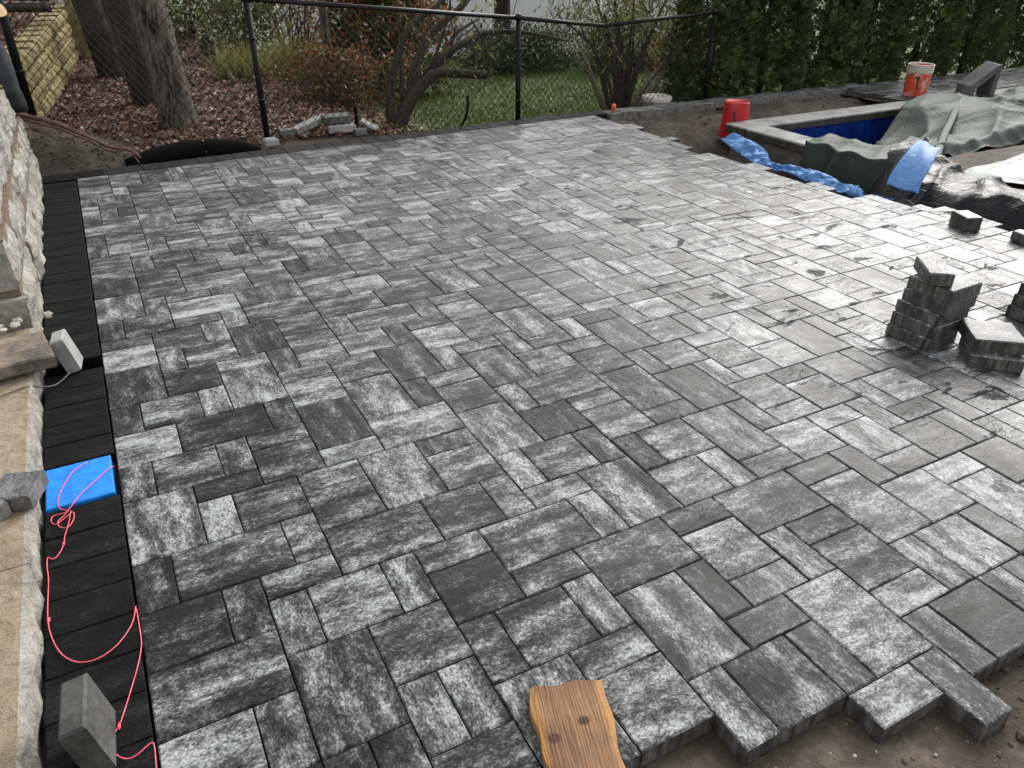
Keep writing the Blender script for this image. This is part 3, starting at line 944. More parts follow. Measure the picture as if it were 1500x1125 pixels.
mid = (ta + tb) / 2
plank.location = (mid.x, mid.y, 0.003)
plank.scale = ((tb - ta).length / 0.156 * 1.06, 1, 1)
plank.rotation_euler = (0, 0, ang + R(2))
tag(plank, 'rough sawn brown wood plank lying on the pavers at the open edge', 'plank')

# ------------------------------------------------------------------ stone wall and steps on the left
def rock_block(x1, depth, y0, y1, z0, z1, seed, mat, parent, amp=0.03, topamp=0.004, name='stone_block', nxt=None):
    """block with a rock face on the +x side (and on the -y end) and a flatter top"""
    ny = max(6, int((y1 - y0) / 0.035)); nz = max(5, int((z1 - z0) / 0.03)); nd = 10
    V = []; F = []
    def pos(ys, s):
        # s runs up the face then over the top
        pass
    rows = nz + 1 + nd
    for a in range(ny + 1):
        ty = a / ny
        yy = y0 + (y1 - y0) * ty
        ey = min(ty, 1 - ty) * (y1 - y0)
        for b in range(rows):
            if b <= nz:
                tz = b / nz; zz = z0 + (z1 - z0) * tz
                e = min(min(tz, 1 - tz) * (z1 - z0), ey)
                bul = amp * (0.35 + float(sm(e / 0.06)) * 0.65)
                n = float(fbm(yy * 13 + seed * 3.7, zz * 13 + seed, 4, seed)) * amp * 1.5
                V.append((x1 - amp + bul * 0.9 + n - 0.004, yy, zz))
            else:
                td = ((b - nz) / nd) ** 2
                xx = x1 - amp - td * depth
                n = float(fbm(yy * 6 + seed, xx * 6, 3, seed)) * topamp
                V.append((xx, yy, z1 + n))
    for a in range(ny):
        for b in range(rows - 1):
            i = a * rows + b
            F.append((i, i + rows, i + rows + 1, i + 1))
    # ends and back
    for a in (0, ny):
        base = len(V)
        yy = V[a * rows][1]
        V.append((x1 - amp - depth, yy, z0))
        ring = [a * rows + b for b in range(rows)] + [base]
        F.append(tuple(ring) if a == 0 else tuple(ring[::-1]))
    F.append((rows - 1, len(V) - 2, len(V) - 1, ny * rows + rows - 1)[::-1])
    o = mesh_obj(name, V, F, mat, parent, smooth=False)
    if nxt is not None:
        o.data.materials.append(nxt)
        q = 0
        for a in range(ny):
            for b in range(rows - 1):
                if b < nz + 1: o.data.polygons[q].material_index = 1
                q += 1
    return o


wall = tag(empty('stone_wall', (-0.45, 5.7, -0.07)), 'tall pale rock faced stone wall with brown mortar joints along the charcoal border', 'wall')
wall_inv = wall.location.copy()
mo = MB(); mo.box(-0.72 + 0.45, -0.272 + 0.45, 4.12 - 5.7, 7.33 - 5.7, 0.0, 0.50 + 0.07, 0.0)
mo.build('mortar', M['mortar'], wall)
sd_ = 1
for (zc0, zc1, ends) in ((-0.07, 0.228, (4.06, 4.95, 5.75, 6.6, 7.40)), (0.262, 0.49, (4.10, 4.62, 5.5, 6.35, 7.36)), (0.515, 0.76, (4.25, 5.05, 5.95, 6.85))):
    for a, b in zip(ends[:-1], ends[1:]):
        rb = rock_block(-0.245 - (0.012 if zc0 > 0.2 else 0) - (0.012 if zc0 > 0.5 else 0), 0.46, a + 0.008, b - 0.008, zc0, zc1, sd_, M['rock'], wall, amp=0.026, topamp=0.012)
        rb.location = -wall.location
        sd_ += 1
steps = tag(empty('stone_steps', (-0.6, 2.2, -0.07)), 'low tan sawn stone steps with rough edges beside the charcoal border', 'steps')
for (a, b) in ((0.35, 1.30), (1.305, 2.235), (2.24, 3.02), (3.025, 4.05)):
    rb = rock_block(-0.243, 1.2, a, b, -0.07, 0.085, 20 + sd_, M['tan_stone'], steps, amp=0.020, topamp=0.004, name='tread', nxt=M['rock'])
    rb.location = -steps.location; sd_ += 1
rb = rock_block(-0.325, 0.8, 0.55, 1.80, 0.087, 0.24, 41, M['rock'], None, amp=0.05, topamp=0.02, name='rough_stone')
tag(rb, 'rough pale stone block lying on the tan steps beside the leaning paver', 'stone')
# slab laid across
sl = MB()
sl.box(-1.15, -0.185, -0.16, 0.16, 0.0, 0.06, 0.008)
slab = tag(sl.build('stone_slab', M['slab']), 'weathered brown stone slab laid across the tan steps at the wall end', 'slab')
slab.location = (0.0, 3.70, 0.09); slab.rotation_euler = (R(-2), R(2), R(9))
rs = random.Random(9)


def rubble(c, spread, n, rad, mat, name, label, cat='rubble', kind='stuff', flat=0.6, zfun=None):
    mb = MB()
    for _ in range(n):
        r = rad * rs.uniform(0.4, 1.3)
        px, py = c[0] + rs.gauss(0, spread[0]), c[1] + rs.gauss(0, spread[1])
        pz = (zfun(px, py) if zfun else c[2]) + r * 0.25
        mb.add(*pebble(px, py, pz, r, rs, flat))
    o = mb.build(name, mat, None)
    return tag(o, label, None if kind == 'stuff' else cat, kind=kind)


ICO_V = None


def pebble(px, py, pz, r, rs, flat=0.6):
    t = (1 + 5 ** 0.5) / 2
    base = [(-1, t, 0), (1, t, 0), (-1, -t, 0), (1, -t, 0), (0, -1, t), (0, 1, t), (0, -1, -t), (0, 1, -t), (t, 0, -1), (t, 0, 1), (-t, 0, -1), (-t, 0, 1)]
    f = [(0, 11, 5), (0, 5, 1), (0, 1, 7), (0, 7, 10), (0, 10, 11), (1, 5, 9), (5, 11, 4), (11, 10, 2), (10, 7, 6), (7, 1, 8), (3, 9, 4), (3, 4, 2), (3, 2, 6), (3, 6, 8), (3, 8, 9), (4, 9, 5), (2, 4, 11), (6, 2, 10), (8, 6, 7), (9, 8, 1)]
    rz = Matrix.Rotation(rs.uniform(0, 6.28), 3, 'Z')
    V = []
    for b in base:
        v = rz @ (Vector(b).normalized() * r * rs.uniform(0.7, 1.25))
        V.append((px + v.x, py + v.y, pz + v.z * flat))
    return V, f


rubble((-0.50, 3.90, 0.155), (0.14, 0.07), 40, 0.022, M['rock'], 'stone_rubble', 'pale stone chips lying on the slab at the wall end')
# cut pavers resting on the steps
loose_paver('cut_paver', (-0.285, 2.60, 0.088), (0.13, 0.15), R(-18), 'cut grey paver piece on the tan steps beside the blue block', 'cut paver pieces on the steps', mat='curb', seed=21, z=0.055)
loose_paver('cut_paver', (-0.42, 2.50, 0.088), (0.20, 0.11), R(36), 'longer cut grey paver piece on the tan steps further from the border', 'cut paver pieces on the steps', mat='curb', seed=22, z=0.055)
line_obj('wire', [(-0.7, 3.30, 0.09), (-0.45, 3.34, 0.092), (-0.28, 3.42, 0.088), (-0.245, 3.47, 0.05), (-0.19, 3.52, 0.02), (-0.13, 3.62, 0.02), (-0.12, 3.72, 0.02), (-0.19, 3.86, 0.06), (-0.24, 3.92, 0.09)],
         'thin grey wire looping from the tan steps onto the charcoal border', 'wire', 0.003, 'wire')

# ------------------------------------------------------------------ person at the far end of the wall
def skin_body(name, pts, edges, rads, mat, parent, root=0, sub=2):
    me = bpy.data.meshes.new(name)
    me.from_pydata([tuple(p) for p in pts], edges, [])
    o = link(bpy.data.objects.new(name, me), parent)
    md = o.modifiers.new('skin', 'SKIN')
    md.use_smooth_shade = True
    sv = me.skin_vertices[0].data
    for i, r in enumerate(rads): sv[i].radius = r if hasattr(r, '__len__') else (r, r)
    sv[root].use_root = True
    s = o.modifiers.new('sub', 'SUBSURF'); s.levels = sub; s.render_levels = sub
    me.materials.append(mat)
    return o


per = tag(empty('person', (-0.62, 7.62, 0.14)), 'person in dark grey jacket and tan hat reaching down over the stone wall', 'person')
o_ = Vector((-0.645, 7.62, 0.14))
J = {  # joints in world space: bending forward over the wall, one arm hanging to its top
    'pelvis': (-0.62, 7.85, 0.80), 'spine': (-0.60, 7.72, 0.98), 'chest': (-0.55, 7.62, 1.12), 'neck': (-0.47, 7.52, 1.24), 'jaw': (-0.40, 7.47, 1.25), 'head': (-0.345, 7.45, 1.29), 'crown': (-0.30, 7.45, 1.34),
    'shR': (-0.375, 7.56, 1.10), 'elR': (-0.305, 7.44, 0.86), 'wrR': (-0.29, 7.37, 0.62), 'haR': (-0.31, 7.38, 0.575),
    'shL': (-0.74, 7.58, 1.12), 'elL': (-0.80, 7.42, 0.90), 'wrL': (-0.66, 7.28, 0.83), 'haL': (-0.62, 7.25, 0.81),
    'hipR': (-0.53, 7.86, 0.74), 'knR': (-0.50, 7.74, 0.46), 'anR': (-0.50, 7.86, 0.22), 'toR': (-0.50, 7.68, 0.18),
    'hipL': (-0.71, 7.88, 0.74), 'knL': (-0.74, 7.80, 0.46), 'anL': (-0.74, 7.95, 0.22), 'toL': (-0.74, 7.77, 0.18)}
names = list(J); ix = {n: i for i, n in enumerate(names)}
ed = [('pelvis', 'spine'), ('spine', 'chest'), ('chest', 'neck'), ('neck', 'jaw'), ('jaw', 'head'), ('head', 'crown'), ('chest', 'shR'), ('shR', 'elR'), ('elR', 'wrR'), ('wrR', 'haR'), ('chest', 'shL'), ('shL', 'elL'), ('elL', 'wrL'), ('wrL', 'haL'),
      ('pelvis', 'hipR'), ('hipR', 'knR'), ('knR', 'anR'), ('anR', 'toR'), ('pelvis', 'hipL'), ('hipL', 'knL'), ('knL', 'anL'), ('anL', 'toL')]
rad = {'pelvis': 0.12, 'spine': 0.11, 'chest': 0.125, 'neck': 0.05, 'jaw': 0.06, 'head': 0.085, 'crown': 0.06, 'shR': 0.055, 'elR': 0.042, 'wrR': 0.03, 'haR': 0.028, 'shL': 0.055, 'elL': 0.042, 'wrL': 0.03, 'haL': 0.028,
       'hipR': 0.085, 'knR': 0.06, 'anR': 0.042, 'toR': 0.032, 'hipL': 0.085, 'knL': 0.06, 'anL': 0.042, 'toL': 0.032}
pts_ = [Vector(J[n]) - o_ for n in names]
skin_body('body', pts_, [(ix[a], ix[b]) for a, b in ed], [rad[n] for n in names], M['skin'], per)
# hands: five fingers each, curled over the wall
for hn, wn in (('haR', 'wrR'), ('haL', 'wrL')):
    h = Vector(J[hn]) - o_; dr = (Vector(J[hn]) - Vector(J[wn])).normalized()
    side = dr.cross(Vector((0.2, 1, 0.1))).normalized(); nrm_ = side.cross(dr)
    for kf, (off, ln) in enumerate(((-0.03, 0.05), (-0.015, 0.075), (0.0, 0.08), (0.015, 0.074), (0.028, 0.06))):
        b0 = h + side * off
        d2 = (dr + side * (off * 6 if kf else -0.9)).normalized()
        skin_body('finger', [b0, b0 + d2 * ln * 0.5, b0 + d2 * ln * 0.85 + nrm_ * 0.012, b0 + d2 * ln + nrm_ * 0.03], [(0, 1), (1, 2), (2, 3)], [0.009, 0.009, 0.008, 0.007], M['skin'], per, sub=1)
jn = ['pelvis', 'spine', 'chest', 'neck', 'shR', 'elR', 'wrR', 'shL', 'elL', 'wrL']
ji = {n: i for i, n in enumerate(jn)}
je = [('pelvis', 'spine'), ('spine', 'chest'), ('chest', 'neck'), ('chest', 'shR'), ('shR', 'elR'), ('elR', 'wrR'), ('chest', 'shL'), ('shL', 'elL'), ('elL', 'wrL')]
jk = skin_body('jacket', [Vector(J[n]) - o_ for n in jn], [(ji[a], ji[b]) for a, b in je], [{'pelvis': 0.15, 'spine': 0.14, 'chest': 0.155, 'neck': 0.075, 'shR': 0.085, 'elR': 0.068, 'wrR': 0.054, 'shL': 0.085, 'elL': 0.068, 'wrL': 0.054}[n] for n in jn], M['jacket'], per)
cf = MB(); w_ = Vector(J['wrR']) - o_; e_ = (Vector(J['elR']) - Vector(J['wrR'])).normalized()
cf.tube([w_ + e_ * 0.05, w_ + e_ * 0.03, w_ - e_ * 0.06, w_ - e_ * 0.10], [0.056, 0.062, 0.066, 0.062], 16); cf.build('cuff', M['cuff'], jk, True)
tn = ['pelvis', 'hipR', 'knR', 'anR', 'hipL', 'knL', 'anL']; ti = {n: i for i, n in enumerate(tn)}
skin_body('trousers', [Vector(J[n]) - o_ for n in tn], [(ti[a], ti[b]) for a, b in (('pelvis', 'hipR'), ('hipR', 'knR'), ('knR', 'anR'), ('pelvis', 'hipL'), ('hipL', 'knL'), ('knL', 'anL'))],
          [0.14, 0.10, 0.075, 0.065, 0.10, 0.075, 0.065], M['trouser'], per)
for an, tn_ in (('anR', 'toR'), ('anL', 'toL')):
    a_, t_ = Vector(J[an]) - o_, Vector(J[tn_]) - o_
    skin_body('boot', [a_ + Vector((0, 0, 0.05)), a_, t_, t_ + (t_ - a_) * 0.3], [(0, 1), (1, 2), (2, 3)], [0.055, 0.05, 0.045, 0.035], M['cuff'], per, sub=1)
hb = MB()
hm = Matrix.Translation(Vector(J['head']) - o_ + Vector((0.01, 0, 0.02))) @ Matrix.Rotation(R(24), 4, 'Y') @ Matrix.Rotation(R(18), 4, 'X')
hb.lathe([(0.185, -0.035), (0.178, -0.03), (0.115, 0.005), (0.108, 0.05), (0.095, 0.10), (0.06, 0.118), (0.0, 0.122)], 28, hm)
hb.build('hat', M['hat'], per, True)

# ------------------------------------------------------------------ loose things by the far border
def lay_box(name, p, size, rz, mat, label, cat, group=None, rx=0, ry=0, ch=0.006):
    mb = MB(); w, d, h = size
    mb.box(-w / 2, w / 2, -d / 2, d / 2, 0, h, ch)
    o = mb.build(name, M[mat] if isinstance(mat, str) else mat)
    o.location = p; o.rotation_euler = (R(rx), R(ry), R(rz))
    return tag(o, label, cat, group)


gz1 = lambda x, y: float(ground_z(np.array([x]), np.array([y]))[0])
lay_box('edging_stone', (1.90, 7.84, gz1(1.9, 7.84) - 0.01), (0.22, 0.10, 0.075), 8, 'concrete', 'dark short edging stone by the black fence post', 'edging stone', 'edging stones heaped behind the border')
lay_box('edging_stone', (2.10, 7.90, gz1(2.1, 7.9) + 0.045), (0.34, 0.11, 0.06), 22, 'concrete_light', 'long pale edging stone propped at a slant in the heap', 'edging stone', 'edging stones heaped behind the border', ry=-12)
lay_box('edging_stone', (2.38, 7.88, gz1(2.38, 7.88) + 0.075), (0.27, 0.13, 0.07), 2, 'concrete', 'dark edging stone lying on top of the heap', 'edging stone', 'edging stones heaped behind the border', rx=6)
lay_box('edging_stone', (2.40, 7.80, gz1(2.4, 7.8) + 0.0), (0.27, 0.12, 0.07), -4, 'concrete_light', 'pale edging stone under the dark one in the heap', 'edging stone', 'edging stones heaped behind the border')
lay_box('edging_stone', (2.68, 7.80, gz1(2.68, 7.8) + 0.05), (0.19, 0.10, 0.03), -38, 'concrete_light', 'thin pale edging piece tilted at the end of the heap', 'edging stone', 'edging stones heaped behind the border', ry=24)
lay_box('edging_stone', (2.56, 7.73, gz1(2.56, 7.73)), (0.12, 0.09, 0.06), 10, 'concrete', 'small edging stone chunk at the foot of the heap', 'edging stone', 'edging stones heaped behind the border')
lay_box('concrete_footing', (1.66, 7.62, 0.0), (0.13, 0.11, 0.075), 6, 'concrete_light', 'pale concrete lump at the foot of the fence post', 'footing', ch=0.016)
st = MB(); st.tube([(2.60, 7.92, 0.0), (2.60, 7.92, 0.22), (2.61, 7.92, 0.235)], [0.018, 0.018, 0.014], 10); st.build('pipe_stub', M['black_plastic'])
tag(bpy.data.objects['pipe_stub'], 'short black pipe stub sticking up behind the edging stones', 'pipe')
hose = MB(); hp = [ray(668, 192, Y=7.75), ray(677, 182, Y=7.80), ray(684, 165, Y=7.82), ray(685, 140, Y=7.82)]
hose.tube(spline(hp, 6), 0.014, 8); tag(hose.build('black_hose', M['black_plastic'], None, True), 'black bent hose end standing by the multi stemmed tree', 'hose')
lay_box('standing_paver', (-0.108, 3.70, 0.0), (0.058, 0.12, 0.17), -6, 'concrete_light', 'small grey paver standing on edge in the charcoal border near the slab', 'paver', ry=-13)
lay_box('standing_paver', (-0.112, 1.55, 0.003), (0.060, 0.165, 0.17), -3, 'concrete_dark', 'large grey paver leaning on edge on the charcoal border below the pink line', 'paver', ry=-9)
# black drain trough behind the border
tr = MB()
pp = spline([(0.40, 7.60, -0.03), (0.70, 7.66, 0.00), (1.05, 7.70, 0.01), (1.38, 7.70, -0.02), (1.56, 7.66, -0.06)], 6)
tr.tube(pp, [0.03 + 0.075 * math.sin(math.pi * (0.12 + 0.80 * i / (len(pp) - 1))) for i in range(len(pp))], 18)
tag(tr.build('drain_pipe', M['black_plastic'], None, True), 'fat black drain pipe lying behind the far charcoal border', 'pipe')
rd = MB(); rd.tube([(1.07, 7.60, 0.01), (1.075, 7.63, 0.075), (1.07, 7.67, 0.11)], 0.006, 6); tag(rd.build('pale_stake', M['concrete_light']), 'thin pale stake against the black drain pipe', 'stake')
for n, (pts, r) in enumerate(((((-0.34, 8.02, 0.40), (-0.1, 7.92, 0.33), (0.10, 7.80, 0.24), (0.30, 7.68, 0.13), (0.45, 7.60, 0.10), (0.52, 7.52, 0.04)), 0.022),
                              (((-0.30, 7.98, 0.36), (-0.05, 7.86, 0.28), (0.14, 7.74, 0.19), (0.32, 7.64, 0.09), (0.44, 7.60, 0.11), (0.50, 7.50, 0.0)), 0.014))):
    mb = MB(); sp_ = [Vector((p[0], p[1], max(p[2], gz1(p[0], p[1]) + 0.004))) for p in spline(pts, 6)]; mb.tube(sp_, [r * (1 - 0.5 * i / len(sp_)) for i in range(len(sp_))], 8, seedj=0.3)
    tag(mb.build('root', M['root'], None, True), ['thick brown root running down the soil bank to the drain pipe', 'thin pinkish root beside the thick one on the soil bank'][n], 'root')

# nozzle and tools by the corner
nz_ = MB(); nz_.tube([(5.47, 7.50, 0.008), (5.47, 7.50, 0.03)], 0.02, 12); nz_.tube([(5.47, 7.50, 0.03), (5.47, 7.50, 0.075), (5.468, 7.50, 0.09)], [0.026, 0.026, 0.012], 12)
tag(nz_.build('marker_cap', M['orange'], None, True), 'small orange plastic cap on the edging at the patio corner', 'cap')
tl = MB(); tl.box(-0.24, 0.12, -0.02, 0.02, 0, 0.03, 0.006, Matrix.Rotation(R(4), 4, 'Z')); tl.tube([(0.12, 0.005, 0.015), (0.26, 0.02, 0.02)], [0.03, 0.035], 10)
t_ = tl.build('hand_tool', M['black_metal']); t_.location = (7.05, 7.30, gz1(7.05, 7.30) + 0.02)
tag(t_, 'dark hand tool lying on the dirt below the edging', 'tool')

# ------------------------------------------------------------------ buckets
def bucket(loc, body, rim, label, flip=False, tilt=0.0, rz=0.0, mark=True):
    root = tag(empty('bucket', loc), label, 'bucket')
    root.rotation_euler = (R(180) if flip else R(tilt), 0, rz)
    if flip: root.location = (loc[0], loc[1], loc[2] + 0.37)
    b = MB()
    b.lathe([(0.0, 0.006), (0.128, 0.006), (0.132, 0.0), (0.135, 0.01), (0.142, 0.19), (0.147, 0.285), (0.1465, 0.365), (0.141, 0.365), (0.137, 0.20), (0.128, 0.012), (0.0, 0.012)], 40)
    b.build('body', body, root, True)
    for z in (0.292, 0.318, 0.342):
        r_ = MB(); r_.lathe([(0.146, z - 0.004), (0.155, z - 0.003), (0.156, z + 0.004), (0.147, z + 0.005)], 40)
        r_.build('rib', rim, root, True)
    r_ = MB(); r_.lathe([(0.146, 0.355), (0.154, 0.357), (0.155, 0.369), (0.148, 0.373), (0.139, 0.369), (0.138, 0.357)], 40); r_.build('rim', rim, root, True)
    if not flip:
        bd = MB(); bd.lathe([(0.1478, 0.272), (0.149, 0.275), (0.150, 0.352), (0.1485, 0.355)], 40); bd.build('collar', rim, root, True)
    hd = MB()
    hp_ = [Vector((0.158 * math.cos(a), 0.158 * math.sin(a) * 1.0, 0.30 - 0.115 * math.sin(a))) for a in np.linspace(0.05, math.pi - 0.05, 24)]
    hd.tube(hp_, 0.003, 6); hd.build('handle', M['wire'], root, True)
    if mark:
        # printed patch on the side that faces the patio
        V = []; F = []
        a0 = math.atan2(CAM.y - loc[1], CAM.x - loc[0]) - rz
        sh = [(0.20, 0.235), (0.02, 0.25), (-0.22, 0.24), (-0.26, 0.215), (-0.08, 0.215), (-0.02, 0.15), (0.06, 0.085), (0.20, 0.085), (0.14, 0.15), (0.12, 0.205)]
        for (da, z) in sh:
            rr_ = 0.1362 + (0.149 - 0.1362) * (z / 0.33)
            aa = a0 + da if not flip else -(a0) + da
            V.append((rr_ * math.cos(aa), rr_ * math.sin(aa), z))
        V += [(v[0] * 0.985, v[1] * 0.985, v[2]) for v in V]
        m_ = len(sh)
        F = [(0, 1, 9), (1, 2, 3, 4), (1, 4, 9), (9, 4, 5, 8), (8, 5, 6, 7)] + [(k, k + m_, (k + 1) % m_ + m_, (k + 1) % m_) for k in range(m_)]
        mesh_obj('printed_mark', V, F, M['print'], root)
    return root


bucket((6.46, 6.60, -0.19), M['red_plastic'], M['red_plastic'], 'bright red bucket turned upside down in the dirt behind the pool corner', flip=True)
bucket((9.42, 6.63, 0.003), M['red_splashed'], M['white_plastic'], 'open red bucket splashed with cement, pale rim, on the far paving', tilt=0, rz=0.4)
pb = tag(empty('lidded_pail', (6.35, 7.86, gz1(6.35, 7.86))), 'dirty white pail half hidden behind the edging under the shrub', 'pail')
b = MB(); b.lathe([(0.0, 0.0), (0.15, 0.0), (0.165, 0.27), (0.175, 0.275), (0.176, 0.30), (0.165, 0.30)], 36); b.build('body', M['white_plastic'], pb, True)
b = MB(); b.lathe([(0.18, 0.302), (0.181, 0.325), (0.17, 0.335), (0.0, 0.338)], 36); b.build('lid', M['white_plastic'], pb, True)

# ------------------------------------------------------------------ concrete corner block on the far paving
cb_ = tag(empty('corner_block', (10.12, 6.22, 0.004)), 'grey concrete block with a sloping top and a slot standing on the tarp end', 'block')
def wedge(x0, x1, prof, mat, name, parent):
    V = [(x0, y, z) for y, z in prof] + [(x1, y, z) for y, z in prof]; m_ = len(prof)
    F = [tuple(range(m_ - 1, -1, -1)), tuple(range(m_, 2 * m_))] + [(k, (k + 1) % m_, m_ + (k + 1) % m_, m_ + k) for k in range(m_)]
    F = [f[::-1] for f in F]
    return mesh_obj(name, V, F, mat, parent)
wd = MB()
for (bx0, bx1, prof) in ((-0.15, 0.15, [(-0.24, 0.14), (0.04, 0.385), (0.085, 0.385), (0.085, 0.33), (-0.19, 0.09), (-0.24, 0.09)]),
                         (-0.15, 0.15, [(0.03, 0.0), (0.084, 0.0), (0.084, 0.335), (0.03, 0.335)]), (-0.15, 0.15, [(-0.239, 0.0), (-0.17, 0.0), (-0.17, 0.11), (-0.239, 0.11)])):
    V = [(bx0, y_, z_) for y_, z_ in prof] + [(bx1, y_, z_) for y_, z_ in prof]; m_ = len(prof)
    wd.add(V, [tuple(range(m_)), tuple(range(2 * m_ - 1, m_ - 1, -1))] + [(k, m_ + k, m_ + (k + 1) % m_, (k + 1) % m_) for k in range(m_)])
wd.build('shell', M['concrete'], cb_)
cb_.rotation_euler = (0, 0, R(-116))

# ------------------------------------------------------------------ pool
pool = tag(empty('swimming_pool', (6.2, 6.46, -0.9)), 'swimming pool with grey coping and blue liner, half covered by tarps', 'pool')
PX0, PX1, PY0, PY1 = 6.20, 11.3, 4.55, 6.46
po = -pool.location
pw = MB()
for (a, b, c, d) in ((PX0 + 0.06, PX0 + 0.26, PY0, PY1 - 0.06), (PX0 + 0.26, PX1, PY1 - 0.26, PY1 - 0.06), (PX0 + 0.26, PX1, PY0, PY0 + 0.2)):
    pw.box(a, b, c, d, -0.9, -0.075, 0.0)
o = pw.build('shell', M['pool_wall'], pool); o.location = po
ln_ = MB()
ln_.box(PX0 + 0.262, PX0 + 0.275, PY0 + 0.2, PY1 - 0.262, -0.9, -0.078); ln_.box(PX0 + 0.276, PX1, PY1 - 0.275, PY1 - 0.262, -0.9, -0.078)
o = ln_.build('liner', M['liner'], pool); o.location = po
wt = MB(); wt.box(PX0 + 0.28, PX1 - 0.01, PY0 + 0.21, PY1 - 0.28, -0.9, -0.42)
o = wt.build('water', M['pool_water'], pool); o.location = po
k = 0
yy = PY1 - 0.31
while yy > 3.9:
    g = MB(); g.box(PX0, PX0 + 0.30, yy - 0.60, yy - 0.006, -0.022, 0.0, 0.004); o = g.build('coping_stone', M['coping'], pool); o.location = po
    g = MB(); g.box(PX0 + 0.003, PX0 + 0.297, yy - 0.597, yy - 0.009, -0.085, -0.0225, 0.003); o = g.build('coping_edge', M['coping_dark'], pool); o.location = po
    yy -= 0.60
xx = PX0
while xx < 11:
    g = MB(); g.box(xx + 0.003, xx + 0.60, PY1 - 0.30, PY1, -0.022, 0.0, 0.004); o = g.build('coping_stone', M['coping'], pool); o.location = po
    g = MB(); g.box(xx + 0.006, xx + 0.597, PY1 - 0.297, PY1 - 0.003, -0.085, -0.0225, 0.003); o = g.build('coping_edge', M['coping_dark'], pool); o.location = po
    xx += 0.60

# ------------------------------------------------------------------ tarps
def sheet(name, S, T, fun, mat, label, cat='tarp', thick=0.004):
    V = np.array([[fun(s, t) for s in S] for t in T], float)
    ny, nx = V.shape[:2]
    i = np.arange(ny - 1)[:, None] * nx + np.arange(nx - 1)[None, :]
    F = np.stack([i, i + 1, i + nx + 1, i + nx], -1).reshape(-1, 4)
    o = mesh_obj(name, V.reshape(-1, 3), F, mat, None, smooth=True)
    md = o.modifiers.new('thickness', 'SOLIDIFY'); md.thickness = thick
    return tag(o, label, cat)


def fold(x, y, a=1.0):
    # long creases running in a few directions, each fading in and out
    wq = 0.5 * float(fbm(x * 0.9, y * 0.9, 2, 3))
    f = 0.0
    for k_, (ax, ay, h, m) in enumerate(((1.5, 0.9, 0.060, 0.6), (-1.1, 2.6, 0.040, 0.9), (4.3, 1.2, 0.024, 1.2), (2.2, -4.9, 0.018, 1.4), (7.6, 4.0, 0.010, 1.9))):
        ph = ax * x + ay * y + wq * (1.5 + k_)
        e = (1 - abs(math.sin(ph * 1.3 + k_ * 1.9))) ** 2.2
        f += h * e * (0.35 + 1.3 * max(0.0, float(vnoise(x * m + 9 * k_, y * m + 4, k_)) + 0.25))
    return a * f * 1.5


def green(s, t):
    # s: 0 hem in the pit .. 1 right end;  t: 0 front .. 1 back
    xa = 6.13 + 0.02 * math.sin(t * 9)
    yb = float(np.interp(s, [0, 0.13, 0.25, 0.40, 0.55, 1], [5.22, 5.26, 5.36, 5.75, 6.12, 6.15])) + 0.03 * math.sin(s * 17)
    yf = 4.05 + 0.42 * min(1, max(0, (s - 0.10) / 0.12))
    y = yf + (yb - yf) * t
    if s < 0.12:
        k = s / 0.12
        wv = -0.05 + 0.04 * math.sin(y * 13 + 2 * math.sin(y * 5)) + 0.01 * math.sin(y * 31)
        x = xa - 0.10 * (1 - k) + wv * (0.4 + 0.6 * (1 - k))
        z = -0.29 + 0.36 * k ** 0.8 + 0.015 * math.sin(y * 19)
        return (x, y + 0.06 * (1 - k) * math.sin(y * 7), z)
    k = (s - 0.12) / 0.88
    x = xa + k * 5.4
    f = fold(x, y)
    e = min(1, k / 0.06)
    sag = -0.30 * float(sm((x - 6.5) / 0.25)) * float(sm((8.6 - x) / 1.1)) * float(sm((y - 4.8) / 0.6))
    rise = 0.07 * float(sm((x - 7.8) / 0.9)) - 0.09 * float(sm((x - 9.0) / 0.6))
    z = 0.035 + f * (0.4 + 0.6 * e) + sag + rise - 0.10 * (1 - float(sm(t / 0.10)))
    if x < 6.56 or y > 6.1: z = max(z, 0.014)
    return (x, y, z)


sheet('green_tarp', np.linspace(0, 1, 170), np.linspace(0, 1, 80), green, M['green_tarp'], 'crumpled dark green tarp draped over the pool and its coping')


def lighttarp(s, t):
    x = 6.52 + 3.4 * s + 0.10 * math.sin(t * 6); y = 3.05 + 0.92 * t - 0.05 * math.sin(s * 9)
    return (x, y, 0.055 + fold(x + 3, y, 0.9) - 0.05 * (1 - float(sm(s / 0.06))))


sheet('grey_tarp', np.linspace(0, 1, 90), np.linspace(0, 1, 40), lighttarp, M['grey_tarp'], 'pale silvery tarp lying flat beyond the black sheet')


def blacktarp(s, t):
    y = 1.6 + 3.15 * t
    xe = 5.74 + 0.16 * math.sin(t * 7.5) + (0.35 * float(sm((t - 0.78) / 0.22)))
    w = 0.98 - 0.25 * t
    x = xe + w * s
    hump = 0.30 * math.sin(math.pi * min(1, s * 1.05)) ** 0.8 * (0.55 + 0.45 * math.sin(y * 4.3 + 1.1))
    z = -0.27 + 0.29 * float(sm(s / 0.45)) + hump * 0.16 + fold(x * 1.3 + 8, y * 1.3, 1.5) * (0.35 + s)
    if s > 0.93: z -= 0.0
    return (x, y + 0.05 * math.sin(s * 9), z)


sheet('black_sheet', np.linspace(0, 1, 70), np.linspace(0, 1, 130), blacktarp, M['black_tarp'], 'glossy black plastic sheet bunched along the pool side pit')
strip = spline([(5.62, 5.78, 0.03), (5.46, 5.30, 0.0), (5.40, 5.02, -0.015), (5.46, 4.75, -0.02), (5.43, 4.45, -0.025), (5.40, 4.22, -0.03), (5.46, 4.08, -0.04), (5.60, 4.02, -0.10), (5.86, 4.02, -0.12)], 12)


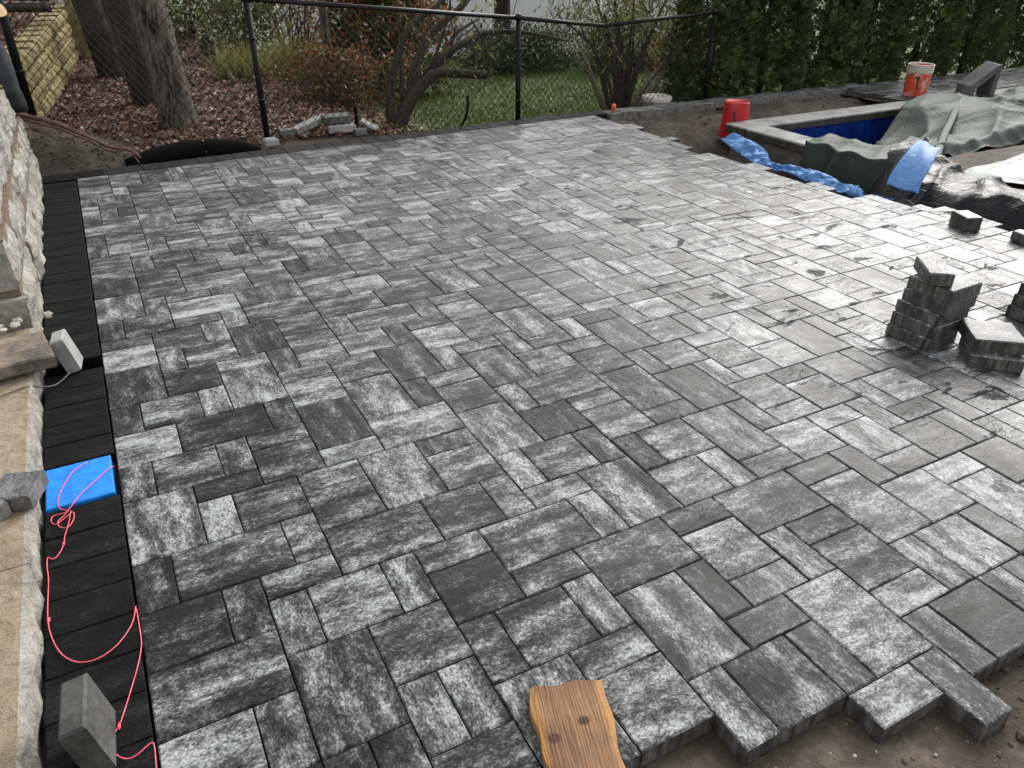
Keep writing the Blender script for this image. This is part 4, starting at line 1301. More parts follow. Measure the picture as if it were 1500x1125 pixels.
def bluestrip(s, t):
    i = min(len(strip) - 1, int(s * (len(strip) - 1)))
    p = strip[i]; q = strip[min(i + 1, len(strip) - 1)]
    d = (q - p).normalized() if (q - p).length > 0 else Vector((0, -1, 0))
    nrm_ = Vector((-d.y, d.x, 0)) * -1
    h = 0.055 * (0.6 + 0.4 * math.sin(s * 11 + 0.5)) * (1 - 0.5 * s) + 0.02
    cr = 0.05 * float(fbm(s * 26, t * 3, 3, 2))
    return tuple(p + nrm_ * (0.05 - (0.15 + 0.05 * math.sin(s * 17)) * t + cr) + Vector((0, 0, h * math.sin(t * 2.2) + cr * 0.8 - 0.02)))


sheet('blue_tarp', np.linspace(0, 1, 190), np.linspace(0, 1, 14), bluestrip, M['blue_tarp'], 'crumpled blue tarp strip lying along the patio edge by the pit')
fa = [ray(1298, 270, X=5.72), ray(1345, 285, X=5.72)]
fb_ = [ray(1346, 205, X=6.12), ray(1378, 219, X=6.12)]


def flap(s, t):
    a = fa[0].lerp(fa[1], t); b = fb_[0].lerp(fb_[1], t)
    p = a.lerp(b, s) + Vector((0, 0, 0.05 * math.sin(math.pi * s)))
    return tuple(p + Vector((-0.008 * math.sin(t * 7 + s * 3), 0.006 * math.sin(s * 9), 0.006 * math.sin(t * 9 + s * 5))))


sheet('blue_flap', np.linspace(0, 1, 40), np.linspace(0, 1, 18), flap, M['blue_tarp'], 'blue tarp flap folded up against the green and black sheets')
for n, (pa, r_) in enumerate((([ray(1368, 240, X=6.6), ray(1380, 205, X=7.3), ray(1395, 172, X=8.2), ray(1404, 147, X=9.2)], 0.035),
                              ([ray(1195, 162, X=6.95), ray(1200, 172, X=6.75), ray(1210, 190, X=6.5), ray(1190, 205, X=6.22), ray(1188, 230, X=6.10)], 0.045))):
    sp_ = spline(pa, 10)

    def strap(s, t, sp_=sp_, r_=r_):
        i = min(len(sp_) - 1, int(s * (len(sp_) - 1))); p = sp_[i]; q = sp_[min(i + 1, len(sp_) - 1)] if i < len(sp_) - 1 else p * 2 - sp_[i - 1]
        d = (q - p).normalized(); sd2 = d.cross(Vector((0, 0, 1))).normalized()
        return tuple(p + sd2 * (t - 0.5) * 2 * r_ + Vector((0, 0, 0.02 + 0.008 * math.sin(t * math.pi))))
    if n == 1: continue
    sheet('twisted_hem', np.linspace(0, 1, 31), np.linspace(0, 1, 7), strap, M['green_tarp'] if n == 0 else M['blue_tarp'],
          ['long narrow tarp strap running from the blue flap to the block', 'pale blue twisted hem looped over the pool coping'][n])

# ------------------------------------------------------------------ vegetation helpers
def leaf_cloud(P, size, mat, name, parent, aspect=0.5, up=0.0, hang=0.0, curl=True, rnd=None, seed=1, kind=None):
    """one mesh of leaf-sized quads, each folded at its midrib direction"""
    g = np.random.default_rng(seed)
    n = len(P)
    d = g.normal(size=(n, 3)); d[:, 2] = d[:, 2] * (1 - abs(hang)) - hang * 1.5 + up * 1.5
    d /= np.linalg.norm(d, axis=1)[:, None]
    s = np.cross(d, g.normal(size=(n, 3))); s /= np.linalg.norm(s, axis=1)[:, None]
    L = (size * g.uniform(0.6, 1.35, n))[:, None]
    W = L * aspect
    nn_ = np.cross(d, s) * L * 0.12
    V = np.stack([P, P + d * L * 0.5 + s * W * 0.5 + nn_, P + d * L, P + d * L * 0.5 - s * W * 0.5 + nn_], 1).reshape(-1, 3)
    F = np.arange(4 * n).reshape(-1, 4)
    r = g.random(n) if rnd is None else rnd
    o = mesh_obj(name, V, F, mat, parent, attrs={'rnd': ('FLOAT', np.repeat(r, 4))})
    if kind: o['kind'] = kind
    return o


def trunk(name, pts, rads, mat, parent, n=36, ridge=0.03, seed=0, rings=8):
    sp_ = spline(pts, rings); m = len(sp_)
    rr_ = np.interp(np.linspace(0, 1, m), np.linspace(0, 1, len(rads)), rads)
    V, F = tube(sp_, list(rr_), n)
    V = np.array([tuple(v) for v in V])
    for i in range(m):
        for k_ in range(n):
            a = k_ / n
            f = fbm(a * 14 + seed, i * 0.35 + 0.6 * math.sin(a * 6.28), 3, seed)
            c = np.array(sp_[i]); V[i * n + k_] = c + (V[i * n + k_] - c) * (1 + ridge * 2.2 * (0.35 - abs(f) * 1.6))
    return mesh_obj(name, V, F, mat, parent, smooth=True)


def tree(name, label, base, top, r0, r1, mat, seed, leafmat, height=5.0, group=None):
    root = tag(empty(name, base), label, 'tree', group)
    b = Vector(base); t = Vector(top)
    d = (t - b) / (t - b).z
    g = np.random.default_rng(seed)
    pts = [Vector((0, 0, -0.06)), Vector((0, 0, 0.06)), d * 0.35, d * 0.8, d * 1.5, d * 2.6 + Vector((0.1, 0, 0)), d * height]
    trunk('trunk', pts, [r0 * 1.28, r0 * 1.14, r0, r0 * 0.95, r0 * 0.9, r1, 0.05], mat, root, seed=seed)
    tips = []
    for k_ in range(9):
        z = g.uniform(2.3, height); a = g.uniform(0, 6.28); L = g.uniform(0.9, 1.8)
        p0 = d * z; p1 = p0 + Vector((math.cos(a) * L * 0.5, math.sin(a) * L * 0.5, 0.35)); p2 = p0 + Vector((math.cos(a) * L, math.sin(a) * L, 0.8))
        mb = MB(); mb.tube(spline([p0, p1, p2], 4), [0.055 - 0.005 * i for i in range(9)], 7); mb.build('limb', mat, root, True)
        tips += [p0.lerp(p2, u) for u in g.uniform(0.4, 1.05, 40)]
    P = np.array([tuple(p) for p in tips]) + g.normal(scale=0.25, size=(len(tips), 3))
    leaf_cloud(P, 0.10, leafmat, 'crown', root, 0.6, seed=seed)
    return root


def shrub(name, label, base, rx, ry, h, n, size, mat, seed, stems=9, aspect=0.5, hang=0.0, up=0.0, stem_mat='bark_grey', z0=0.05, group=None, second=None, cat='shrub', shell=0.5, stemr=0.012):
    root = tag(empty(name, base), label, cat, group)
    g = np.random.default_rng(seed)
    cl = max(6, n // 60)
    C = []
    for _ in range(cl):
        a = g.uniform(0, 6.28); r = g.uniform(0, 1) ** shell; z = g.uniform(z0, 1)
        w = 0.55 + 0.45 * math.sin(math.pi * min(1, 0.15 + z * 0.8))
        C.append((math.cos(a) * r * rx * w, math.sin(a) * r * ry * w, z * h))
    C = np.array(C)
    idx = g.integers(0, cl, n)
    P = C[idx] + g.normal(size=(n, 3)) * np.array([rx, ry, h]) * 0.11
    P[:, 2] = np.maximum(P[:, 2], 0.01)
    leaf_cloud(P, size, M[mat], 'foliage', root, aspect, up, hang, seed=seed)
    if second:
        mt2, n2, zz = second
        i2 = g.integers(0, cl, n2); P2 = C[i2] * np.array([1.04, 1.04, 1]) + g.normal(size=(n2, 3)) * np.array([rx, ry, h]) * 0.10
        P2 = P2[(P2[:, 2] > zz * h)]
        leaf_cloud(P2, size, M[mt2], 'autumn_foliage', root, aspect, up, hang, seed=seed + 1)
    for k_ in range(stems):
        c = C[g.integers(0, cl)]
        p0 = Vector((g.normal() * 0.05, g.normal() * 0.05, -0.03)); p2 = Vector(c); p1 = Vector((c[0] * 0.35, c[1] * 0.35, c[2] * 0.55))
        mb = MB(); mb.tube(spline([p0, p1, p2], 4), [stemr * (1 - 0.09 * i) for i in range(9)], 6); mb.build('stem', M[stem_mat], root, True)
    return root


# big trunks on the leafy bank
tree('oak_tree', 'stout tree with furrowed grey brown bark on the leafy bank', (0.99, 8.62, gz1(0.99, 8.62)), (0.95, 8.75, 1.2), 0.165, 0.14, M['bark'], 3, M['rust_leaf'])
tree('oak_tree', 'dark trunk standing close behind the stout barked tree', (0.84, 9.75, gz1(0.84, 9.75)), (0.74, 9.85, 1.2), 0.16, 0.13, M['bark_dark'], 5, M['rust_leaf'])
tree('oak_tree', 'blackish trunk at the end of the tan block wall', (0.62, 11.4, gz1(0.62, 11.4)), (0.45, 11.5, 1.5), 0.18, 0.15, M['bark_dark'], 8, M['rust_leaf'])
tree('thin_tree', 'thin dark trunk with a pale edge between the red bush and grasses', (3.02, 10.2, gz1(3.02, 10.2)), (3.0, 10.2, 1.2), 0.055, 0.045, M['bark'], 12, M['green_leaf'], height=3.5)
tree('yard_tree', 'straight brown trunk rising behind the low evergreen mound', (7.1, 13.4, gz1(7.1, 13.4)), (7.1, 13.4, 1.4), 0.15, 0.13, M['bark_dark'], 15, M['rust_leaf'], height=4.5)

# multi-stemmed tree by the fence
mt = tag(empty('multi_stem_tree', (3.13, 8.35, gz1(3.13, 8.35))), 'multi stemmed tree with arching bare limbs behind the chain link fence', 'tree')
mb0 = Vector(mt.location)
ST = [([(577, 192), (570, 150), (576, 105), (590, 60), (610, 30), (640, 8), (680, -40), (700, -120)], [.075, .05, .042, .038, .034, .03, .025, .01], 8.35, 8.6),
      ([(590, 150), (588, 100), (585, 40), (578, -20), (570, -120)], [.03, .026, .022, .02, .01], 8.4, 8.5),
      ([(582, 192), (600, 135), (613, 85), (636, 45), (680, 5), (720, -60)], [.085, .06, .05, .045, .04, .015], 8.4, 8.9),
      ([(585, 190), (612, 132), (645, 85), (690, 58), (712, 48), (765, 47), (830, 60)], [.07, .055, .05, .042, .034, .026, .01], 8.45, 8.9),
      ([(583, 192), (600, 150), (625, 118), (645, 106), (668, 107), (712, 110)], [.085, .07, .062, .058, .056, .05], 8.3, 8.25),
      ([(600, 145), (635, 105), (652, 82), (668, 50), (700, 28)], [.05, .036, .03, .025, .012], 8.5, 8.9),
      ([(620, 122), (640, 75), (655, 30), (662, -20)], [.022, .018, .014, .008], 8.5, 8.6),
      ([(690, 28), (705, 55), (715, 85), (722, 108)], [.010, .010, .009, .006], 8.3, 8.3)]
lp = []
for pts, rd_, ya, yb in ST:
    m_ = len(pts)
    Wp = [ray(px, py, Y=ya + (yb - ya) * i / (m_ - 1)) - mb0 for i, (px, py) in enumerate(pts)]
    if pts[0][1] > 185: Wp[0].z = -0.05
    sp_ = spline(Wp, 6); rr_ = np.interp(np.linspace(0, 1, len(sp_)), np.linspace(0, 1, m_), rd_)
    mb = MB(); mb.tube(sp_, list(rr_ * 0.92), 10, seedj=0.12); mb.build('limb', M['bark_grey'], mt, True)
    lp += [p for p in sp_[len(sp_) // 2:]]
g_ = np.random.default_rng(30)
lpv = np.array([tuple(p) for p in lp]); P = lpv[g_.integers(0, len(lpv), 420)] + g_.normal(scale=(0.22, 0.2, 0.16), size=(420, 3))
leaf_cloud(P, 0.075, M['olive'], 'crown', mt, 0.35, hang=0.8, seed=31)
tw = MB()
for k_ in range(70):
    p0 = Vector(lpv[g_.integers(0, len(lpv))]); dv = Vector(g_.normal(size=3)) * 0.22
    tw.tube([p0, p0 + dv * 0.5 + Vector((0, 0, 0.04)), p0 + dv], [0.006, 0.004, 0.002], 5, cap=False)
tw.build('twig', M['bark_grey'], mt, True)

# willowy shrub further right
ws_ = tag(empty('willow_shrub', (6.30, 8.45, gz1(6.3, 8.45))), 'willowy shrub with bare fanned stems and pale olive leaves behind the fence', 'shrub')
wb = Vector(ws_.location)
FT = [(892, 160, 862, 100, 845, 60), (897, 160, 880, 110, 868, 50), (905, 160, 900, 90, 885, 20), (908, 160, 912, 90, 905, 20), (912, 160, 925, 90, 930, 20), (915, 160, 935, 100, 945, 40), (918, 160, 950, 120, 985, 75), (925, 158, 965, 118, 990, 60),
      (900, 160, 890, 115, 850, 40), (906, 160, 905, 60, 895, -60), (910, 160, 922, 70, 935, -60), (904, 160, 895, 75, 860, -40), (914, 160, 940, 80, 990, -30), (895, 160, 875, 80, 815, 20)]
for k_, (a, b, c, d, e, f) in enumerate(FT):
    yq = 8.3 + 0.05 * (k_ % 6)
    Wp = [ray(a, b, Y=8.45) - wb, ray(c, d, Y=yq) - wb, ray(e, f, Y=yq + 0.1) - wb]
    Wp[0].z = -0.03
    mb = MB(); sp_ = spline(Wp, 6); mb.tube(sp_, list(np.interp(np.linspace(0, 1, len(sp_)), [0, 1], [0.03 if k_ % 3 else 0.045, 0.008])), 8, seedj=0.1); mb.build('stem', M['twig' if k_ in (0, 6, 7) else 'bark_grey'], ws_, True)
g_ = np.random.default_rng(33)
N_ = 5200
th = g_.uniform(0, 6.28, N_); rr_ = g_.uniform(0, 1, N_) ** 0.6; zz = 0.75 + g_.uniform(0, 1, N_) ** 0.8 * 1.5
P = np.stack([np.cos(th) * rr_ * 1.25 * (0.6 + 0.4 * zz / 1.6), np.sin(th) * rr_ * 0.7, zz], -1)
P[:, 2] -= (np.abs(P[:, 0]) / 1.3) ** 2 * 0.25
keep = fbm(P[:, 0] * 3 + 9, P[:, 2] * 3, 3) > -0.12
leaf_cloud(P[keep], 0.11, M['olive'], 'foliage', ws_, 0.16, hang=0.85, seed=34)

# bushes beyond the fence
bush = lambda x, y: (x, y, gz1(x, y))
shrub('burning_bush', 'big rounded bush of dark green leaves with red autumn tips', bush(4.0, 10.9), 0.9, 0.65, 1.75, 9500, 0.085, 'green_leaf', 41, second=('red_leaf', 4200, 0.40))
shrub('rusty_bush', 'low rusty bush with scarlet sprigs below the big red tipped bush', bush(2.95, 9.35), 0.85, 0.45, 0.62, 3600, 0.055, 'rust_leaf', 42, second=('red_leaf', 420, 0.6), stems=26, shell=0.6)
shrub('green_bush', 'loose green bush on the bank beside the leaning plank edge', bush(2.35, 12.4), 0.7, 0.6, 1.25, 2600, 0.075, 'green_leaf', 43, stems=16)
shrub('bare_bush', 'twiggy bush with few leaves behind the ornamental grass', bush(3.2, 12.2), 0.6, 0.5, 1.6, 700, 0.06, 'rust_leaf', 44, stems=34, stem_mat='bark_dark')
shrub('evergreen_mound', 'low dark evergreen mound on the lawn in front of the white fence', bush(6.9, 12.4), 1.25, 0.7, 0.62, 5200, 0.085, 'evergreen', 45, aspect=0.35, shell=0.45)
shrub('evergreen_mound', 'broad dark evergreen bush behind the willowy shrub', bush(8.8, 11.6), 1.3, 0.7, 0.95, 4200, 0.09, 'evergreen', 46, aspect=0.35, shell=0.45)
shrub('red_hedge_bush', 'reddish brown bush between the willowy shrub and the tall hedge', bush(8.3, 9.6), 0.8, 0.5, 0.95, 3600, 0.05, 'rust_leaf', 47, stems=22)
shrub('low_green_bush', 'low green bush behind the edging next to the hedge', bush(7.45, 8.35), 0.45, 0.3, 0.50, 1500, 0.05, 'evergreen', 48, stems=8)
shrub('twiggy_bush', 'grey twiggy bush against the white fence near the hedge', bush(9.9, 12.6), 0.9, 0.5, 1.7, 500, 0.05, 'rust_leaf', 49, stems=44, stem_mat='twig')
# more greenery that closes the view on the left, in front of the white fence
shrub('green_bush', 'tall yellowish green bush behind the dark tree trunks', bush(1.9, 14.2), 0.9, 0.6, 2.2, 3600, 0.085, 'green_leaf', 50, stems=18)
shrub('bare_bush', 'tall twiggy bush rising behind the bank beside the yellowish green bush', bush(3.4, 13.9), 0.9, 0.6, 2.2, 1500, 0.07, 'rust_leaf', 51, stems=40, stem_mat='bark_dark')
# ornamental grass
og = tag(empty('ornamental_grass', bush(2.75, 11.2)), 'clump of yellow green ornamental grass on the bank', 'grass clump')
g_ = np.random.default_rng(52); n_ = 1500
P = np.stack([g_.normal(0, 0.26, n_), g_.normal(0, 0.2, n_), np.zeros(n_)], -1)
leaf_cloud(P, 0.48, M['straw'], 'blades', og, 0.025, up=1.1, seed=53)
og2 = tag(empty('ornamental_grass', bush(2.05, 10.9)), 'smaller wisp of green grass by the black fence post', 'grass clump')
P = np.stack([g_.normal(0, 0.18, 500), g_.normal(0, 0.15, 500), np.zeros(500)], -1)
leaf_cloud(P, 0.36, M['straw'], 'blades', og2, 0.03, up=1.0, seed=54)

# ------------------------------------------------------------------ arborvitae hedge
def arbor_mesh(seed, h=2.6, r=0.52):
    g = np.random.default_rng(seed)
    n = 8200
    z = g.uniform(0.05, 1, n) ** 0.9
    th = g.uniform(0, 6.28, n)
    prof = np.interp(z, [0, 0.04, 0.25, 0.6, 0.9, 1.0], [0.72, 0.9, 1.0, 0.85, 0.35, 0.05])
    lob = 1 + 0.30 * fbm(th * 2.2 + seed, z * 9, 3, seed)
    rr = r * prof * lob * (g.uniform(0.3, 1, n) ** 0.28)
    P = np.stack([np.cos(th) * rr, np.sin(th) * rr, z * h], -1)
    keep = fbm(th * 3.1 + seed * 2, z * 16, 3, seed + 2) > -0.30
    P = P[keep]; th = th[keep]; rr = rr[keep]
    n = len(P)
    rad = np.stack([np.cos(th), np.sin(th), np.zeros(n)], -1)
    d = rad * 0.55 + np.array([0, 0, 0.75]) + g.normal(scale=0.38, size=(n, 3)); d /= np.linalg.norm(d, axis=1)[:, None]
    s = np.cross(d, rad + g.normal(scale=0.7, size=(n, 3))); s /= np.linalg.norm(s, axis=1)[:, None]
    L = g.uniform(0.05, 0.115, n)[:, None]; W = L * 0.20
    nrm_ = np.cross(d, s)
    # each spray: a five-fingered fan made of three narrow blades
    Vs = []
    for (a, f) in ((-0.62, 0.8), (0.0, 1.0), (0.62, 0.8)):
        dd = d * math.cos(a) + s * math.sin(a); ss = s * math.cos(a) - d * math.sin(a)
        Vs.append(np.stack([P - ss * W * 0.25, P + dd * L * f * 0.6 + ss * W * 0.7, P + dd * L * f, P + dd * L * f * 0.6 - ss * W * 0.7], 1))
    V = np.stack(Vs, 1).reshape(-1, 3)
    F = np.arange(len(V)).reshape(-1, 4)
    rnd = np.repeat(np.clip(0.25 + 0.5 * g.random(n) + 0.5 * fbm(th * 4, P[:, 2] * 5, 2, 1), 0, 1), 12)
    return V, F, rnd


AV = [arbor_mesh(60 + k_) for k_ in range(3)]
hx = [7.35, 8.30, 9.25, 10.25, 11.3, 12.4, 13.6, 14.9, 16.3]
hl = ['arborvitae at the hedge end beside the wire fence', 'second arborvitae of the hedge, behind the upturned red bucket', 'third arborvitae counting along the hedge from the wire fence', 'arborvitae behind the open splashed bucket',
      'arborvitae behind the grey corner block', 'sixth arborvitae counting along the hedge from the wire fence', 'seventh arborvitae counting along the hedge from the wire fence', 'eighth arborvitae counting along the hedge from the wire fence', 'last arborvitae at the far hedge end']
me_cache = {}
for k_, x in enumerate(hx):
    yb_ = 8.12 + 0.06 * math.sin(k_ * 2.3)
    t_ = tag(empty('arborvitae', (x, yb_, gz1(x, yb_)), rz=k_ * 1.3), hl[k_], 'tree', 'arborvitae in the hedge row')
    t_.scale = (1.06, 1.0, 0.95 + 0.07 * (k_ % 3))
    j_ = k_ % 3
    if j_ not in me_cache:
        V, F, rnd = AV[j_]
        c_ = mesh_obj('crown', V, F, M['arbor'], t_, attrs={'rnd': ('FLOAT', rnd)}); me_cache[j_] = c_
    else:
        c_ = me_cache[j_].copy(); link(c_, t_)
    mb = MB(); mb.tube([(0, 0, -0.05), (0.01, 0, 0.8), (0, 0, 2.0)], [0.05, 0.04, 0.015], 10); mb.build('trunk', M['bark_dark'], t_, True)

# ------------------------------------------------------------------ tan block retaining wall on the bank
rw_ = tag(empty('retaining_wall', (WALL_A[0], WALL_A[1], gz1(0.1, 9.0))), 'tan split block retaining wall stepping up the leafy bank', 'retaining wall')
wd_ = Vector((WALL_B[0] - WALL_A[0], WALL_B[1] - WALL_A[1], 0)); wl = wd_.length; wd_.normalize(); wn_ = Vector((wd_.y, -wd_.x, 0))
for c in range(4):
    a = -0.1 + (0.2 if c % 2 else 0)
    while a < 4.6:
        L = random.uniform(0.36, 0.44)
        mb = MB(); z0 = -0.02 + c * 0.165 + 0.04 * a
        V = []; F = []
        nu, nv = 8, 5
        for i in range(nu + 1):
            for j in range(nv + 1):
                u, v = i / nu, j / nv
                e = min(min(u, 1 - u) * L, min(v, 1 - v) * 0.155)
                bl = 0.03 * float(sm(e / 0.04)) + 0.02 * float(fbm((a + u * L) * 14, v * 3 + c * 5, 3))
                p_ = wd_ * (a + u * L) + wn_ * bl + Vector((0, 0, z0 + v * 0.155))
                V.append(p_)
        for i in range(nu):
            for j in range(nv):
                q = i * (nv + 1) + j; F.append((q, q + nv + 1, q + nv + 2, q + 1))
        bk = len(V)
        for (i, j) in ((0, 0), (nu, 0), (nu, nv), (0, nv)): V.append(V[i * (nv + 1) + j] - wn_ * 0.22)
        F.append((bk, bk + 3, bk + 2, bk + 1))
        F.append(tuple([nv + q * (nv + 1) for q in range(nu + 1)] + [bk + 2, bk + 3]))
        F.append(tuple([j for j in range(nv + 1)] + [bk + 3, bk]))
        F.append(tuple([nu * (nv + 1) + j for j in range(nv, -1, -1)] + [bk + 1, bk + 2]))
        mb.add(V, F); mb.build('block', M['yellow_block'], rw_)
        a += L + 0.008
st_ = MB(); st_.box(-0.10, 0.10, -0.10, 0.10, -0.1, 1.15, 0.02)
pl_ = st_.build('block_pillar', M['yellow_block']); pl_.location = (0.36, 12.9, gz1(0.5, 12.9)); tag(pl_, 'tan stone pillar at the far end of the block wall', 'pillar')
lg = MB()
for q, (zz_, of) in enumerate(((0.95, 0.0), (1.07, 0.05), (1.19, 0.1))):
    lg.tube([(-1.6, 11.2 + of, zz_ + 0.1), (0.1, 11.6 + of, zz_ + 0.02)], 0.05, 8)
tag(lg.build('timber_rails', M['bark_dark'], None, True), 'dark timber rails stacked above the leaf covered bank', 'timber')
ep = MB(); pa, pb_ = ray(340, 107, Y=10.3), ray(305, 45, Y=13.2)
pa.z = gz1(pa.x, pa.y) + 0.05; pb_.z = gz1(pb_.x, pb_.y) + 0.12
ep.tube([pa, pa.lerp(pb_, 0.5), pb_], 0.035, 8); tag(ep.build('landscape_timber', M['twig'], None, True), 'pale weathered landscape timber edging the leaf bed', 'timber')

# ------------------------------------------------------------------ chain link fence
fen = tag(empty('chain_link_fence', (1.66, 7.78, 0.0)), 'black chain link fence with round posts and top rail beyond the patio', 'fence')
fo = Vector(fen.location)
FP = [(-0.235, 8.30, 1.62), (1.665, 7.78, 1.235), (4.325, 7.66, 0.995), (5.42, 7.72, 0.875), (6.98, 7.72, 0.955)]


def frail(p0, p1, r, name, mat):
    mb = MB(); mb.tube([Vector(p0) - fo, (Vector(p0) + Vector(p1)) / 2 - fo, Vector(p1) - fo], r, 12); return mb.build(name, mat, fen, True)


for a, b in zip(FP[:-1], FP[1:]): frail(a, b, 0.021, 'top_rail', M['rail_metal'])
for k_, (x, y, zt) in enumerate(FP):
    if k_ == 3: continue
    zb = gz1(x, y) - 0.1
    mb = MB(); r_ = 0.036 if k_ == 0 else 0.028
    mb.tube([Vector((x, y, zb)) - fo, Vector((x, y, zt + 0.0)) - fo], r_, 16); po_ = mb.build('post', M['black_metal'], fen, True)
    mb = MB(); mb.tube([Vector((x, y, zt - 0.02)) - fo, Vector((x, y, zt + 0.03)) - fo, Vector((x, y, zt + 0.045)) - fo], [r_ + 0.006, r_ + 0.006, 0.01], 16); mb.build('cap', M['rail_metal'], po_, True)
    for zf in (0.35, 0.75):
        zz_ = zb + (zt - zb) * zf
        mb = MB(); mb.tube([Vector((x, y, zz_)) - fo, Vector((x, y, zz_ + 0.022)) - fo], r_ + 0.005, 16); mb.build('band', M['rail_metal'], po_, True)
frail((-0.31, 8.22, 0.30), (-0.33, 8.22, 1.5), 0.03, 'gate_post', M['black_metal'])
wm = MB()
WV = []; WF = []


def wire3(p, q, r):
    d = (q - p).normalized(); a = d.cross(Vector((0, 1, 0.2))).normalized(); b = d.cross(a)
    base = len(WV)
    for e in (p, q):
        for k3 in range(3):
            an = k3 * 2.0944
            WV.append(e + a * (r * math.cos(an)) + b * (r * math.sin(an)))
    for k3 in range(3): WF.append((base + k3, base + (k3 + 1) % 3, base + 3 + (k3 + 1) % 3, base + 3 + k3))


DW = 0.074
for (p0, p1) in zip(FP[:-1], FP[1:]):
    p0 = Vector(p0); p1 = Vector(p1)
    hd_ = Vector((p1.x - p0.x, p1.y - p0.y, 0)); LL = hd_.length; hd_.normalize()
    nw = int(LL / (DW / 2) )
    nrow = 36
    for c in range(nw):
        for r_i in range(nrow):
            s0 = c * DW / 2
            if (c + r_i) % 2: sa, sb = s0, s0 + DW / 2
            else: sa, sb = s0 + DW / 2, s0
            za = (p0.z + (p1.z - p0.z) * (sa / LL)) - 0.01 - r_i * 0.042; zb_ = (p0.z + (p1.z - p0.z) * (sb / LL)) - 0.01 - (r_i + 1) * 0.042
            pa_ = p0 + hd_ * sa; pb2 = p0 + hd_ * sb
            if zb_ < -0.32: continue
            A_ = Vector((pa_.x, pa_.y + 0.024, za)) - fo; B_ = Vector((pb2.x, pb2.y + 0.024, zb_)) - fo
            wire3(A_, B_, 0.0029)
o = mesh_obj('wire_mesh', np.array([tuple(v) for v in WV]), np.array(WF), M['black_metal'], fen)
o['kind'] = 'stuff'

# ------------------------------------------------------------------ white vinyl fence in the background
vf = tag(empty('vinyl_fence', (3.5, 15.2, -0.3)), 'white vinyl privacy fence with a lattice top across the back of the lawn', 'fence')
vo = Vector(vf.location)
va, vb = Vector((3.6, 15.6, 0)), Vector((13.2, 12.6, 0))
vd = (vb - va); VL = vd.length; vd.normalize(); rzv = math.atan2(vd.y, vd.x)
npan = 5; pl = VL / npan
for k_ in range(npan + 1):
    p_ = va + vd * (pl * k_) - Vector((vo.x, vo.y, 0))
    mb = MB(); mb.box(-0.06, 0.06, -0.06, 0.06, 0, 1.95, 0.008, Matrix.Translation(p_) @ Matrix.Rotation(rzv, 4, 'Z')); mb.build('post', M['white_vinyl'], vf)
board_me = None
for k_ in range(npan):
    for q in range(int((pl - 0.14) / 0.152)):
        p_ = va + vd * (pl * k_ + 0.085 + q * 0.152) - Vector((vo.x, vo.y, 0))
        if board_me is None:
            mb = MB(); mb.box(0, 0.149, -0.011, 0.011, 0.06, 1.10, 0.003); bo = mb.build('board', M['white_vinyl'], vf); board_me = bo
        else:
            bo = board_me.copy(); link(bo, vf)
        bo.location = p_; bo.rotation_euler = (0, 0, rzv)
    p_ = va + vd * (pl * k_ + 0.06) - Vector((vo.x, vo.y, 0))
    MM = Matrix.Translation(p_) @ Matrix.Rotation(rzv, 4, 'Z')
    for (z0, z1) in ((0.02, 0.10), (1.10, 1.20), (1.62, 1.72)):
        mb = MB(); mb.box(0, pl - 0.12, -0.028, 0.028, z0, z1, 0.005, MM); mb.build('rail', M['white_vinyl'], vf)
    mb = MB(); x_ = -0.42
    while x_ < pl - 0.12:
        for sg in (1, -1):
            xa_, xb_ = (x_, x_ + 0.42) if sg > 0 else (x_ + 0.42, x_)
            za_, zb2 = 1.2, 1.62
            # clip to the panel
            ta_, tb_ = 0.0, 1.0
            for lim, s_ in ((0.0, 1), (pl - 0.12, -1)):
                fa_ = (xa_ - lim) * s_; fb2 = (xb_ - lim) * s_
                if fa_ < 0 and fb2 < 0: ta_ = 2
                elif fa_ < 0: ta_ = max(ta_, fa_ / (fa_ - fb2))
                elif fb2 < 0: tb_ = min(tb_, fa_ / (fa_ - fb2))
            if ta_ < tb_:
                A_ = Vector((xa_ + (xb_ - xa_) * ta_, 0.006 * sg, za_ + (zb2 - za_) * ta_)); B_ = Vector((xa_ + (xb_ - xa_) * tb_, 0.006 * sg, za_ + (zb2 - za_) * tb_))
                mb.tube([MM @ A_, MM @ B_], 0.017, 4, cap=False)
        x_ += 0.10
    mb.build('lattice', M['white_vinyl'], vf)

# ------------------------------------------------------------------ ground cover
def scatter(n, x0, x1, y0, y1, seed, keep=None):
    g = np.random.default_rng(seed)
    x = g.uniform(x0, x1, n); y = y0 + (y1 - y0) * g.random(n) ** 1.35
    if keep is not None:
        m_ = keep(x, y, g); x, y = x[m_], y[m_]
    return x, y, g


